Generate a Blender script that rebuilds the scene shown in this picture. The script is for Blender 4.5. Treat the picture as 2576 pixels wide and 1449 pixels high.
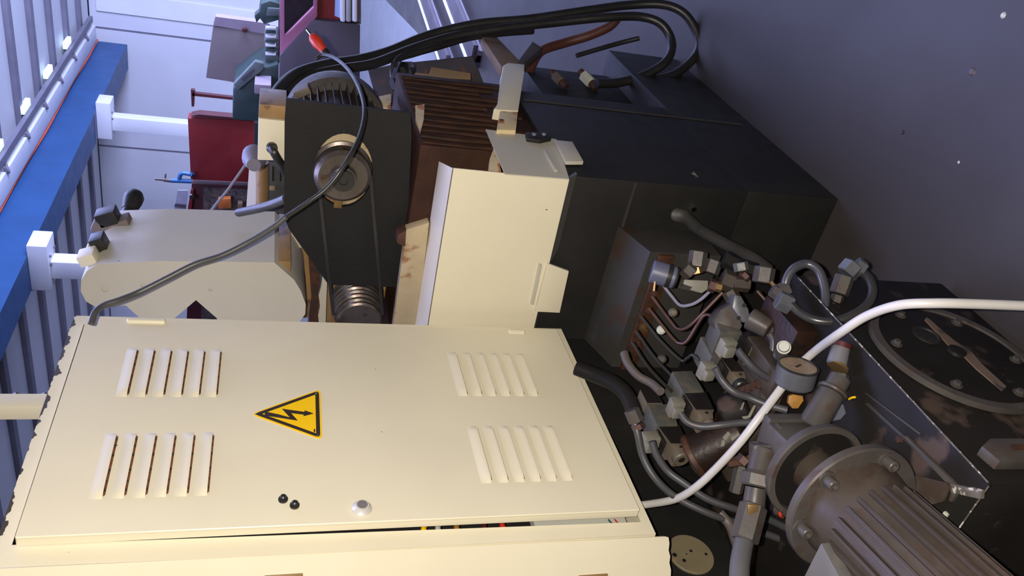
import bpy, bmesh, math, random
from mathutils import Vector as V, Matrix
random.seed(7)
sc = bpy.context.scene
for o in list(bpy.data.objects): bpy.data.objects.remove(o)
col = sc.collection
# ------------------------------------------------------------------ camera
FPX = 2062.0
CAM = V((0, 0, 1.6))
ya, pi_, ro = math.radians(33.0), math.radians(17.28), math.radians(2.406)
fw = V((-math.sin(ya), math.cos(ya), 0)); rt = V((math.cos(ya), math.sin(ya), 0)); up = V((0, 0, 1))
F = fw*math.cos(pi_) - up*math.sin(pi_); u2 = up*math.cos(pi_) + fw*math.sin(pi_)
R = rt*math.cos(ro) + u2*math.sin(ro); U = -rt*math.sin(ro) + u2*math.cos(ro)
cd = bpy.data.cameras.new('camera'); cam = bpy.data.objects.new('camera', cd); col.objects.link(cam)
m = Matrix((( -U.x, R.x, -F.x, CAM.x), (-U.y, R.y, -F.y, CAM.y), (-U.z, R.z, -F.z, CAM.z), (0, 0, 0, 1)))
cam.matrix_world = m
cd.sensor_width = 36; cd.lens = FPX/2576*36; cd.clip_start = .02; cd.clip_end = 100
sc.camera = cam
# ------------------------------------------------------------------ light
sc.view_settings.view_transform = 'Standard'; sc.view_settings.look = 'None'
sc.view_settings.exposure = 0; sc.view_settings.gamma = 1
w = bpy.data.worlds.new('world'); sc.world = w; w.use_nodes = True
w.node_tree.nodes['Background'].inputs[0].default_value = (.36, .44, 1, 1)
w.node_tree.nodes['Background'].inputs[1].default_value = .03
def area(name, loc, target, sx, sy, power, colr):
    l = bpy.data.lights.new(name, 'AREA'); l.shape = 'RECTANGLE'; l.size = sx; l.size_y = sy; l.energy = power; l.color = colr
    o = bpy.data.objects.new(name, l); col.objects.link(o); o.location = loc
    o.rotation_euler = (V(target)-V(loc)).to_track_quat('-Z', 'Y').to_euler(); return o
area('far_daylight_fill', (3.5, 8.0, 2.0), (-3.5, 16, 4.2), 7, 3.6, 2500, (.50, .57, 1))  # added area light inside the hall, brightens far wall and ceiling; no window there
area('overhead_fill', (-1.3, 5.3, 4.4), (-1.3, 5.301, 0), 2.6, 4.4, 200, (.40, .46, 1))  # added overhead fill for upward faces and floor; the roof has no opening here
area('overhead_fill_near', (-1.7, 2.4, 4.4), (-1.7, 2.401, 0), 1.6, 1.6, 170, (.46, .50, 1))  # second added fill, lifts the upward faces of the near machine
l = bpy.data.lights.new('camera_flash', 'POINT'); l.energy = 190; l.color = (1, .91, .80); l.shadow_soft_size = .008
o = bpy.data.objects.new('camera_flash', l); col.objects.link(o); o.location = CAM + U*.045 + R*.012
# ------------------------------------------------------------------ pixel -> space helpers (pixels of the 2576x1449 photograph)
def ray(x, y): return F + R*((724.5-y)/FPX) + U*((1288-x)/FPX)
def P(x, y, ax, val):
    d = ray(x, y); return CAM + d*((val-CAM[ax])/d[ax])
def PX(x, y, X): return P(x, y, 0, X)
def PY(x, y, Y): return P(x, y, 1, Y)
def PZ(x, y, Z): return P(x, y, 2, Z)
def PD(x, y, dep): return CAM + ray(x, y)*dep
def plist(pts, ax, val): return [P(x, y, ax, val) for x, y in pts]
# ------------------------------------------------------------------ materials
MATS = {}
def mat(name, c, rough=.5, metal=0, c2=None, amt=.15, scale=8, thr=None, bump=.0, bscale=60, spots=None, emis=0, spec=.5, sharp=.08, edge=None):
    if name in MATS: return MATS[name]
    m = bpy.data.materials.new(name); m.use_nodes = True; nt = m.node_tree; n = nt.nodes; L = nt.links
    b = n['Principled BSDF']; b.inputs['Roughness'].default_value = rough; b.inputs['Metallic'].default_value = metal
    b.inputs['Specular IOR Level'].default_value = spec
    tc = n.new('ShaderNodeTexCoord')
    def noise(sc_, det=4, seed=0):
        t = n.new('ShaderNodeTexNoise'); t.inputs['Scale'].default_value = sc_; t.inputs['Detail'].default_value = det
        mp = n.new('ShaderNodeMapping'); mp.inputs['Location'].default_value = (seed, seed*2, seed*3)
        L.new(tc.outputs['Object'], mp.inputs['Vector']); L.new(mp.outputs[0], t.inputs['Vector']); return t
    def ramp(src, a, bb):
        r = n.new('ShaderNodeMapRange'); r.inputs['From Min'].default_value = a; r.inputs['From Max'].default_value = bb
        L.new(src, r.inputs['Value']); return r.outputs[0]
    def mix(f, a, bb):
        x = n.new('ShaderNodeMix'); x.data_type = 'RGBA'
        if isinstance(f, float): x.inputs['Factor'].default_value = f
        else: L.new(f, x.inputs['Factor'])
        for s, v in ((6, a), (7, bb)):
            if isinstance(v, tuple): x.inputs[s].default_value = (*v, 1)
            else: L.new(v, x.inputs[s])
        return x.outputs[2]
    dk = tuple(v*(1-amt) for v in c); lt = tuple(min(1, v*(1+amt*.6)) for v in c)
    out = mix(ramp(noise(scale).outputs['Fac'], .3, .7), dk, lt)
    if c2:
        t = .58 if thr is None else thr
        out = mix(ramp(noise(scale*2.3, 8, 3).outputs['Fac'], t, t+sharp), out, c2)
    if spots:   # (colour, scale, threshold)
        out = mix(ramp(noise(spots[1], 2, 7).outputs['Fac'], spots[2], spots[2]+.02), out, spots[0])
    if edge:    # (axis, from, to, colour): chipped / dirty edge fixed to the thing, in object space
        sp = n.new('ShaderNodeSeparateXYZ'); L.new(tc.outputs['Object'], sp.inputs[0])
        nz = noise(28, 6, 11)
        ad = n.new('ShaderNodeMath'); ad.operation = 'MULTIPLY_ADD'; L.new(nz.outputs['Fac'], ad.inputs[0]); ad.inputs[1].default_value = edge[4] if len(edge) > 4 else .03
        L.new(sp.outputs[edge[0]], ad.inputs[2])
        out = mix(ramp(ad.outputs[0], edge[1], edge[2]), out, edge[3])
    L.new(out, b.inputs['Base Color'])
    if bump:
        bm_ = n.new('ShaderNodeBump'); bm_.inputs['Strength'].default_value = bump; bm_.inputs['Distance'].default_value = .002
        L.new(noise(bscale, 5, 5).outputs['Fac'], bm_.inputs['Height']); L.new(bm_.outputs[0], b.inputs['Normal'])
    rr = ramp(noise(scale*3, 4, 9).outputs['Fac'], .2, .8)
    mm = n.new('ShaderNodeMath'); mm.operation = 'MULTIPLY_ADD'; mm.inputs[1].default_value = .16; mm.inputs[2].default_value = max(.03, rough-.08)
    L.new(rr, mm.inputs[0]); L.new(mm.outputs[0], b.inputs['Roughness'])
    if emis:
        b.inputs['Emission Color'].default_value = (*c, 1); b.inputs['Emission Strength'].default_value = emis
    MATS[name] = m; return m
CREAM = (.67, .62, .47)
cream = mat('cream_paint', CREAM, .38, amt=.05, scale=3, spots=((.12, .07, .03), 55, .80), bump=.05, bscale=300)
cream_cab = mat('cream_cabinet_paint', CREAM, .36, amt=.05, scale=3, spots=((.10, .06, .03), 60, .80), bump=.05, bscale=300)
cream_chip = mat('cream_chipped_paint', CREAM, .36, amt=.05, scale=3, spots=((.10, .06, .03), 60, .80), bump=.05, bscale=300, edge=(2, 1.2815, 1.282, (.05, .04, .03), .045))
cream_dirty = mat('cream_dirty', (0.4000, 0.3200, 0.1920), .5, c2=(.22, .11, .04), thr=.56, amt=.25, scale=7, bump=.2)
cream_rust = mat('cream_rusty', (.62, .50, .28), .5, c2=(.40, .14, .02), thr=.52, amt=.2, scale=9, bump=.2)
cover_paint = mat('cover_paint', (0.4750, 0.4465, 0.3610), .42, amt=.07, scale=3, spots=((.08, .05, .03), 50, .79), bump=.05, bscale=250)
oily = mat('oily_tan', (0.2700, 0.1650, 0.0675), .35, c2=(.10, .05, .02), thr=.55, amt=.35, scale=6, bump=.2)
black = mat('black_machine_paint', (0.0135, 0.0128, 0.0120), .55, amt=.25, scale=5, spots=((.25, .23, .2), 75, .82), bump=.12, bscale=180, spec=.3)
black2 = mat('black_crinkle_paint', (.0115, .0112, .0110), .65, amt=.15, scale=8, spots=((.22, .20, .16), 150, .77), bump=.5, bscale=420, spec=0.25)
blackgloss = mat('black_oily_paint', (0.0120, 0.0108, 0.0102), .5, c2=(.05, .035, .028), thr=.58, amt=.3, scale=5, spots=((.3, .28, .26), 90, .81), bump=.12, bscale=120, spec=.10)
greyledge = mat('dark_grey_paint', (0.0375, 0.0360, 0.0338), .5, c2=(.04, .025, .018), thr=.58, amt=.2, scale=5, bump=.1, spec=0.25)
brown = mat('brown_oily_cast', (0.0216, 0.0108, 0.0072), .46, c2=(.012, .008, .007), thr=.52, amt=.4, scale=10, bump=.5, bscale=90, spec=0.25)
rust = mat('rusty_iron', (0.0600, 0.0210, 0.0072), .6, c2=(.03, .015, .010), thr=.5, amt=.4, scale=18, bump=.5)
rubber = mat('black_rubber', (0.0180, 0.0174, 0.0168), .38, amt=.25, scale=12, bump=.1)
cablegrey = mat('grey_cable', (0.0510, 0.0510, 0.0540), .42, amt=.2, scale=12)
steel = mat('worn_steel', (0.1200, 0.1020, 0.0900), .35, .7, amt=.25, scale=14, c2=(.08, .05, .04), thr=.58, bump=.15)
brass = mat('dull_brass', (0.1920, 0.1200, 0.0480), .4, .6, amt=.2, scale=14)
bluesteel = mat('blue_grey_gauge', (0.0700, 0.0735, 0.0840), .38, amt=.2, scale=20)
oilgrey = mat('oily_grey_paint', (0.0589, 0.0527, 0.0484), .42, c2=(.055, .040, .034), thr=.55, amt=.25, scale=12, bump=.2, spec=0.25)
oilbrown = mat('oily_brown_grey', (0.0465, 0.0372, 0.0298), .45, c2=(.042, .030, .024), thr=.52, amt=.3, scale=9, bump=.25, spec=0.25)
valvegrey = mat('valve_grey', (0.0713, 0.0732, 0.0670), .48, c2=(.10, .085, .07), thr=.58, amt=.15, scale=16)
valvetan = mat('valve_tan', (0.1054, 0.0868, 0.0651), .46, c2=(.11, .08, .06), thr=.55, amt=.2, scale=18)
plug = mat('light_plug', (0.1625, 0.1560, 0.1235), .5, c2=(.2, .15, .12), thr=.6, amt=.12, scale=18)
label_blk = mat('black_label', (.014, .012, .012), .3, amt=.1)
copper = mat('dull_copper', (0.0845, 0.0455, 0.0377), .42, .5, amt=.25, scale=20)
white = mat('white_cable', (0.4650, 0.4500, 0.4350), .42, amt=.06, scale=15)
red = mat('red_plastic', (.50, .035, .015), .4, amt=.1)
orange_ = mat('orange_stain', (0.2940, 0.1400, 0.0210), .5, amt=.3, scale=30)
yellow = mat('sign_yellow', (.86, .53, .004), .38, amt=.02)
signblk = mat('sign_black', (.030, .020, .015), .4, amt=.05)
dialtan = mat('dial_tan', (0.2200, 0.1595, 0.1100), .4, c2=(.28, .18, .12), thr=.55, amt=.1, scale=25)
capwhite = mat('cap_white', (0.4340, 0.4410, 0.3780), .4, amt=.05)
chrome = mat('chrome', (.75, .74, .72), .18, 1, amt=.05)
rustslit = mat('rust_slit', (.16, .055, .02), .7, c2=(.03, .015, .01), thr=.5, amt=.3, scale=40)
wood = mat('brown_cardboard', (0.1500, 0.0938, 0.0488), .7, amt=.2, scale=9)
blue_beam = mat('blue_beam_paint', (.016, .075, .20), .45, amt=.15, scale=2)
orange_cable = mat('orange_cable', (.55, .09, .04), .5)
wallm = mat('white_wall', (.62, .62, .64), .7, amt=.06, scale=1.2)
wallblue = mat('pale_blue_translucent', (.30, .42, .66), .6, amt=.1, scale=1.5)
roofm = mat('white_roof_sheet', (.60, .61, .63), .5, amt=.05, scale=1.0)
whitesteel = mat('white_steel', (.72, .72, .74), .45, amt=.05, scale=2)
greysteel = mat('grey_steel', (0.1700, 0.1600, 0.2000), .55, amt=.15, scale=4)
green = mat('green_machine', (.028, .050, .046), .45, amt=.2, scale=5)
green2 = mat('pale_green_machine', (.10, .125, .12), .45, amt=.2, scale=5)
dkred = mat('dark_red_paint', (.17, .010, .010), .5, amt=.12, scale=3)
dkred2 = mat('maroon_paint', (.06, .008, .010), .5, amt=.2, scale=3)
pink = mat('faded_pink_paint', (.36, .13, .22), .6, amt=.15, scale=5)
boxgrey = mat('grey_brown_panel', (.15, .12, .115), .7, amt=.12, scale=4)
darkpanel = mat('dark_grey_panel', (.07, .06, .075), .6, amt=.15, scale=4)
bluetap = mat('blue_fitting', (.03, .12, .30), .4, amt=.1)
clutter = mat('clutter_brown', (.10, .075, .06), .7, c2=(.04, .03, .03), amt=.4, scale=14, thr=.5)
orangebox = mat('orange_item', (.45, .12, .02), .6)
# floor: painted concrete with dust and stains
floorm = mat('concrete_floor', (0.0414, 0.0360, 0.0353), .40, c2=(.026, .021, .020), thr=.55, amt=.25, scale=.9, spots=((.12, .11, .10), 30, .81), bump=.15, bscale=25, sharp=.3, spec=0.25)
sheenfloor = mat('floor_daylight_tone', (.30, .31, .34), .5, amt=.1, scale=1.5)  # paler tone standing for daylight reflected off the floor

# ------------------------------------------------------------------ mesh helpers
def BM(): return bmesh.new()
def _bev(bm, verts, b, seg=2):
    if b <= 0: return
    es = list({e for v in verts for e in v.link_edges})
    bmesh.ops.bevel(bm, geom=es, offset=b, segments=seg, affect='EDGES', profile=.6)
def prism(bm, pts, vec, mi=0, bev=0):
    vec = V(vec); a = [bm.verts.new(p) for p in pts]; b = [bm.verts.new(V(p)+vec) for p in pts]; n = len(a)
    fs = [bm.faces.new(a), bm.faces.new(b[::-1])]
    for i in range(n): fs.append(bm.faces.new((a[i], b[i], b[(i+1) % n], a[(i+1) % n])))
    for f in fs: f.material_index = mi
    _bev(bm, a+b, bev); return bm
def pp(bm, pts, ax, val, d, mi=0, bev=0):
    """prism whose outline lies in the plane axis=val; d = thickness along that axis"""
    v = V((0, 0, 0)); v[ax] = d
    return prism(bm, plist(pts, ax, val), v, mi, bev)
def box(bm, x, y, z, bev=0, mi=0):
    return prism(bm, [(x[0], y[0], z[0]), (x[1], y[0], z[0]), (x[1], y[1], z[0]), (x[0], y[1], z[0])], (0, 0, z[1]-z[0]), mi, bev)
def obox(bm, c, ax, half, bev=0, mi=0):
    c = V(c); a = [V(v).normalized()*h for v, h in zip(ax, half)]
    return prism(bm, [c-a[0]-a[1]-a[2], c+a[0]-a[1]-a[2], c+a[0]+a[1]-a[2], c-a[0]+a[1]-a[2]], a[2]*2, mi, bev)
def frame_of(d):
    d = V(d).normalized(); t = V((0, 0, 1)) if abs(d.z) < .9 else V((1, 0, 0))
    a = d.cross(t).normalized(); return a, d.cross(a).normalized(), d
def lathe(bm, p, d, prof, seg=24, mi=0, phase=0):
    """prof: list of (height along d, radius)"""
    a, b, d = frame_of(d); p = V(p); rings = []
    for h, r in prof:
        c = p + d*h
        rings.append([bm.verts.new(c+(a*math.cos(2*math.pi*i/seg+phase)+b*math.sin(2*math.pi*i/seg+phase))*max(r, 1e-5)) for i in range(seg)])
    for k in range(len(rings)-1):
        for i in range(seg):
            f = bm.faces.new((rings[k][i], rings[k][(i+1) % seg], rings[k+1][(i+1) % seg], rings[k+1][i])); f.material_index = mi
    for q in (rings[0][::-1], rings[-1]): bm.faces.new(q).material_index = mi
    return bm
def cyl(bm, p0, p1, r, r2=None, seg=24, mi=0, bev=.0):
    p0, p1 = V(p0), V(p1); h = (p1-p0).length; r2 = r if r2 is None else r2
    prof = [(0, r), (h, r2)] if not bev else [(0, r-bev), (bev, r), (h-bev, r2), (h, r2-bev)]
    return lathe(bm, p0, p1-p0, prof, seg, mi)
def hexn(bm, p0, p1, r, mi=0): return cyl(bm, p0, p1, r, seg=6, mi=mi, bev=r*.1)
def catmull(pts, n=8):
    pts = [V(p) for p in pts]; P_ = [pts[0]*2-pts[1]]+pts+[pts[-1]*2-pts[-2]]; out = []
    for i in range(1, len(P_)-2):
        a, b, c, d = P_[i-1:i+3]
        for k in range(n):
            t = k/n; out.append(.5*((2*b)+(c-a)*t+(2*a-5*b+4*c-d)*t*t+(3*b-a-3*c+d)*t**3))
    return out+[pts[-1]]
def tube(bm, pts, r, seg=12, n=8, mi=0, rib=0, smooth=True):
    ps = catmull(pts, n) if smooth else [V(p) for p in pts]
    if rib:
        q = []; 
        for i in range(len(ps)-1): q += [ps[i], (ps[i]+ps[i+1])/2]
        ps = q+[ps[-1]]
    t = (ps[1]-ps[0]).normalized(); a, b, _ = frame_of(t); rings = []
    for i, p in enumerate(ps):
        tt = (ps[min(i+1, len(ps)-1)]-ps[max(i-1, 0)]).normalized()
        a = (a-tt*a.dot(tt)).normalized(); b = tt.cross(a)
        rr = r[min(i, len(r)-1)] if isinstance(r, list) else r
        if rib: rr = r*(1+(rib if i % 2 else -rib))
        rings.append([bm.verts.new(p+(a*math.cos(2*math.pi*k/seg)+b*math.sin(2*math.pi*k/seg))*rr) for k in range(seg)])
    for k in range(len(rings)-1):
        for i in range(seg):
            bm.faces.new((rings[k][i], rings[k][(i+1) % seg], rings[k+1][(i+1) % seg], rings[k+1][i])).material_index = mi
    for q in (rings[0][::-1], rings[-1]): bm.faces.new(q).material_index = mi
    return bm
def holed(bm, outer, holes, vec, mi=0):
    """flat plate with holes, thickness vec"""
    vec = V(vec); loops = [outer]+holes; es = []; vl = []
    for lp in loops:
        vs = [bm.verts.new(p) for p in lp]; vl.append(vs)
        es += [bm.edges.new((vs[i], vs[(i+1) % len(vs)])) for i in range(len(vs))]
    g = bmesh.ops.triangle_fill(bm, use_beauty=True, edges=es)
    fs = [f for f in g['geom'] if isinstance(f, bmesh.types.BMFace)]
    top = {v: bm.verts.new(v.co+vec) for vs in vl for v in vs}
    for f in fs: bm.faces.new([top[v] for v in f.verts][::-1])
    for vs in vl:
        for i in range(len(vs)):
            j = (i+1) % len(vs); bm.faces.new((vs[i], vs[j], top[vs[j]], top[vs[i]]))
    for f in bm.faces: f.material_index = mi if f.material_index == 0 else f.material_index
    return bm
def circ(c, a, b, r, n=24, r2=None):
    c = V(c); a = V(a); b = V(b); r2 = r if r2 is None else r2
    return [c+a*math.cos(2*math.pi*i/n)*r+b*math.sin(2*math.pi*i/n)*r2 for i in range(n)]
WORLD = {}
def obj(name, bm, mats, parent=None, label=None, cat=None, group=None, kind=None, flat=False):
    bmesh.ops.recalc_face_normals(bm, faces=bm.faces[:])
    co = [v.co for v in bm.verts]
    org = V(((min(c.x for c in co)+max(c.x for c in co))/2, (min(c.y for c in co)+max(c.y for c in co))/2, min(c.z for c in co)))
    for v in bm.verts: v.co = v.co-org
    me = bpy.data.meshes.new(name); bm.to_mesh(me); bm.free()
    for mm in (mats if isinstance(mats, (list, tuple)) else [mats]): me.materials.append(mm)
    if not flat:
        me.shade_smooth(); me.set_sharp_from_angle(angle=math.radians(32))
    o = bpy.data.objects.new(name, me); col.objects.link(o); WORLD[o.name] = org
    if parent: o.parent = parent; o.location = org-WORLD[parent.name]
    else: o.location = org
    if label: o['label'] = label
    if cat: o['category'] = cat
    if group: o['group'] = group
    if kind: o['kind'] = kind
    return o
def thing(name, loc, label, cat, group=None):
    o = bpy.data.objects.new(name, None); col.objects.link(o); o.location = loc; o.empty_display_size = .1
    WORLD[o.name] = V(loc); o['label'] = label; o['category'] = cat
    if group: o['group'] = group
    return o
def S(name, bm, mats, parent=None): return obj(name, bm, mats, parent, kind=None if parent else 'structure')
EX, EY, EZ = V((1, 0, 0)), V((0, 1, 0)), V((0, 0, 1))

# ================================================================== SETTING
WY = 16.0; CZ = 4.62
b = BM(); box(b, (-14, 6.5), (-4, WY+.3), (-.2, 0)); S('floor', b, floorm)
b = BM(); box(b, (-14, 6.5), (WY, WY+.25), (0, CZ)); fw_ = S('wall_far', b, wallm)
b = BM(); box(b, (-14.2, -14), (-4, WY), (0, CZ)); S('wall_left', b, wallm)
# wall panel joints and pilasters on the far wall
for k, xx in enumerate([-12.6, -10.9, -9.2, -7.5, -5.2]):
    b = BM(); box(b, (xx-.012, xx+.012), (WY-.012, WY), (0, CZ)); obj('joint_cover', b, greysteel, fw_)
for x0, x1, z0, z1, mm in [(-3.85, -3.45, .9, 4.4, wallblue), (-2.9, -2.1, .9, 4.4, whitesteel), (-4.9, -4.55, 0, 4.5, whitesteel), (-1.6, -1.2, .9, 4.4, wallblue)]:
    b = BM(); box(b, (x0, x1), (WY-.03, WY-.002), (z0, z1)); obj('wall_panel', b, mm, fw_)
# ceiling of ribbed sheets: each trough is a panel that runs across the hall
b = BM(); box(b, (-14, 6.5), (-4, WY), (CZ+.12, CZ+.2)); ceil = S('ceiling', b, greysteel)
pitch = .98; y = WY-.1; rb = None; k = 0
while y > -3:
    pr = [(y, CZ+.06), (y-.02, CZ), (y-.80, CZ), (y-.82, CZ+.06)]
    if rb is None:
        b = BM(); prism(b, [V((-13.9, a, z)) for a, z in pr], (20.2, 0, 0)); rb = obj('roof_sheet', b, roofm, ceil)
        rb0y = y
    else:
        c = rb.copy(); col.objects.link(c); c.parent = ceil; c.location = rb.location + V((0, y-rb0y, 0))
    if k == 0:
        b = BM(); prism(b, [V((-13.9, a, z)) for a, z in ((y-.83, CZ-.06), (y-.97, CZ-.06), (y-.985, CZ+.1), (y-.82, CZ+.1))], (20.2, 0, 0)); shade0 = obj('rib_shade_strip', b, greysteel, ceil); py0 = y  # dark strip between sheets, stands for the shaded rib sides
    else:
        c = shade0.copy(); col.objects.link(c); c.parent = ceil; c.location = shade0.location + V((0, y-py0, 0))
    k += 1
    y -= pitch
# daylight reflected on the floor beyond the machines, put in as a paler colour
b = BM(); prism(b, [(-3.6, 15.9, .0), (-2.2, 6.4, .0), (-3.3, 6.2, .0), (-9.0, 15.9, .0)], (0, 0, .004)); obj('floor_daylight_sheen', b, sheenfloor, kind='structure')

# ================================================================== CRANE RUNWAY
t = thing('crane_beam', (-5.4, 9, 4), 'long blue steel crane runway beam under the white ribbed roof', 'beam')
b = BM(); box(b, (-5.46, -5.39), (2.5, 15.8), (4.03, 4.44)); box(b, (-5.84, -5.39), (2.5, 15.8), (4.0, 4.03)); box(b, (-5.84, -5.39), (2.5, 15.8), (4.44, 4.47)); box(b, (-5.84, -5.78), (2.5, 15.8), (4.03, 4.44)); obj('beam_section', b, blue_beam, t)
for yy in (6.0, 8.7, 12.7):
    b = BM(); box(b, (-5.85, -5.37), (yy-.16, yy-.13), (3.985, 4.0)); obj('joint_plate', b, greysteel, t)
b = BM(); tube(b, [(-5.36, 2.5+i*1.02, 4.47+.012*((i*7) % 3)) for i in range(14)], .022, 8, 4)
obj('festoon_cable', b, orange_cable, label='thin orange cable running along the top edge of the blue crane beam', cat='cable')
for nm, yy in (('nearer', 8.7), ('farther', 12.85)):
    t = thing('beam_column', (-5.6, yy, 0), 'white square steel column with bolted bracket holding the blue beam, the %s one' % nm, 'column')
    b = BM(); box(b, (-5.72, -5.5), (yy-.10, yy+.10), (0, 3.80), .01); obj('post', b, whitesteel, t)
    b = BM(); box(b, (-5.84, -5.26), (yy-.17, yy+.17), (3.80, 4.0), .012); obj('bracket', b, whitesteel, t)
    for dx, dy in ((-.1, -.1), (.1, -.1), (-.1, .1), (.1, .1)):
        b = BM(); hexn(b, (-5.47+dx*.5, yy+dy, 3.80), (-5.47+dx*.5, yy+dy, 3.78), .016); obj('bolt', b, greysteel, t)
# white eave girder beside the crane beam and its cable tray with lamps
b = BM(); box(b, (-5.32, -5.04), (2, 15.6), (4.46, 4.55), .01); obj('roof_girder', b, whitesteel, label='white painted roof girder running beside the blue beam', cat='girder')
t = thing('cable_tray', (-5.75, 9, 4.5), 'grey cable tray with small hooks hung under the roof above the blue beam', 'tray')
b = BM(); box(b, (-4.96, -4.86), (2, 15.5), (4.48, 4.54)); box(b, (-6.3, -5.33), (2, 15.4), (4.49, 4.53)); obj('tray', b, greysteel, t)
for i in range(9):
    yy = 7+i*1.0
    b = BM(); tube(b, [(-4.95, yy, 4.55), (-5.02, yy-.05, 4.50), (-5.06, yy-.16, 4.45), (-4.98, yy-.2, 4.48)], .022, 6, 4); obj('hook', b, greysteel, t)
lampm = mat('lamp_glow', (.72, .92, 1.0), .5, emis=.8, amt=0)
for i, yy in enumerate((8.6, 9.9, 11.2, 12.5, 13.8)):
    b = BM(); box(b, (-4.84, -4.74), (yy-.17, yy+.17), (4.52, 4.58), .01)
    obj('roof_lamp', b, lampm, label='small glowing rectangular roof lamp above the blue beam, '+['nearest of the row', 'second nearest of the row', 'middle one of the row', 'second farthest of the row', 'farthest of the row'][i], cat='lamp', group='row of small lamps above the blue beam')
t = thing('pipe_support', PY(40, 1010, 1.5), 'cream bolted bar rising from the top of the electrical cabinet', 'bar')
b = BM(); p0 = PX(110, 1010, -1.42); box(b, (-1.46, -1.42), (p0.y-.018, p0.y+.018), (2.0, 2.75), .003); obj('bar', b, cream_cab, t)
b = BM(); box(b, (-1.46, -1.43), (p0.y+.018, p0.y+.040), (2.0, 2.75), .003); obj('flange', b, cream, t)
for z in (2.07, 2.13):
    b = BM(); hexn(b, (-1.445, p0.y+.04, z), (-1.445, p0.y+.052, z), .010); obj('bolt', b, steel, t)

# ================================================================== ELECTRICAL CABINET
XC = -1.30; Y0, Y1, Z0, Z1 = 1.052, 1.797, .757, 2.02
t = thing('electrical_cabinet', (XC-.2, 1.42, Z0), 'tall cream metal electrical cabinet with louvred door in the foreground', 'cabinet')
DY0, DY1, DZ0, DZ1 = 1.100, 1.762, .785, 1.985
b = BM()
outer = [V((XC, Y0, Z0)), V((XC, Y1, Z0)), V((XC, Y1, Z1)), V((XC, Y0, Z1))]
inner = [V((XC, DY0-.014, DZ0-.006)), V((XC, DY1+.004, DZ0-.006)), V((XC, DY1+.004, DZ1+.0085)), V((XC, DY0+.004, DZ1+.0085))]
holed(b, outer, [inner], (-.003, 0, 0))
box(b, (XC-.33, XC-.003), (Y1-.003, Y1), (Z0, Z1)); box(b, (XC-.33, XC-.003), (Y0, Y0+.003), (Z0, Z1))
box(b, (XC-.33, XC-.003), (Y0+.003, Y1-.003), (Z1-.003, Z1)); box(b, (XC-.33, XC-.003), (Y0+.003, Y1-.003), (Z0, Z0+.003)); box(b, (XC-.333, XC-.33), (Y0, Y1), (Z0, Z1))
cab = obj('body', b, cream_chip, t, label='cream cabinet body with dark chipped paint along its top edge')
# end panel turning away at the near side, its lower edge ragged
b = BM(); q = []
low = [(1672, 1350), (1682, 1352), (1684, 1368), (1682, 1384), (1686, 1400), (1684, 1416), (1688, 1434), (1687, 1460), (1690, 1520)]
hi = [(-60, 1640), (-80, 1500), (-10, 1431)]
dirp = V((-.86, -.50, 0)).normalized(); nrm = V((dirp.y, -dirp.x, 0))
base = V((XC, Y0-.001, 0))
def onpanel(x, y):
    d = ray(x, y); tt = (base-CAM).dot(nrm)/d.dot(nrm); return CAM+d*tt
prism(b, [onpanel(x, y) for x, y in low]+[onpanel(x, y) for x, y in hi], nrm*.004)
obj('side_panel', b, cream_cab, t, label='plain cream side panel with ragged lower edge')
for (xa, xb) in ((665, 762), (1455, 1528)):
    b = BM(); pa, pb = onpanel(xa, 1447), onpanel(xb, 1447); mid = (pa+pb)/2
    obox(b, mid+dirp*.012+nrm*(-.001), [dirp, EZ, nrm], (.014, (pa-pb).length/2, .003), .002); obj('latch_recess', b, oily, t)
# white strip and coloured wires glimpsed in the door gap
b = BM(); box(b, (XC-.12, XC-.11), (DY0, DY1), (.8, 1.96)); obj('mounting_plate', b, black, t)
b = BM(); box(b, (XC-.05, XC-.03), (DY0-.004, DY0+.05), (.795, 1.01)); obj('terminal_strip', b, capwhite, t, label='white strip seen through the door gap')
for i, (z, mm) in enumerate([(1.06, red), (1.10, dkred2), (1.16, orange_), (1.20, capwhite), (1.23, yellow), (.815, green), (.80, red)]):
    b = BM(); tube(b, [(XC-.04, DY0-.005, z), (XC-.035, DY0+.02, z+.02), (XC-.045, DY0+.05, z+.01)], .006, 8, 5); obj('wire', b, mm, t)
# door, slightly ajar about its far edge
aj = math.radians(.4)
def dr(p):   # p=(out, y, z) in closed-door space -> rotated about hinge line y=DY1
    o_, yy, z = p; dy = DY1-yy
    return V((XC+.001+dy*math.sin(aj)+o_*math.cos(aj), DY1-dy*math.cos(aj)+o_*math.sin(aj), z))
def dpx(x, y):
    """pixel on door face -> closed door (y,z)"""
    n_ = V((math.cos(aj), math.sin(aj), 0)); base_ = dr((.019, DY1, 0)); d = ray(x, y); tt = (base_-CAM).dot(n_)/d.dot(n_)
    p = CAM+d*tt; return DY1-(base_-p).dot(V((-math.sin(aj), math.cos(aj), 0))), p.z
louv = [((343, 878), (554, 878), (322, 1000), (545, 998)), ((296, 1090), (536, 1088), (257, 1253), (520, 1250)),
        ((1145, 888), (1313, 888), (1176, 998), (1350, 996)), ((1200, 1070), (1390, 1072), (1232, 1215), (1437, 1210))]
LV = []
for g in louv:
    (ya0, za), (ya1, zb), (yb0, zc), (yb1, zd) = [dpx(*p) for p in g]
    yt, yb = (ya0+ya1)/2, (yb0+yb1)/2
    for i in range(6):
        z = (za+(zb-za)*i/5 + zc+(zd-zc)*i/5)/2; LV.append((yb, yt, z))
b = BM()
do = [dr((.019, DY0, DZ0)), dr((.019, DY1, DZ0)), dr((.019, DY1, DZ1)), dr((.019, DY0, DZ1))]
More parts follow.
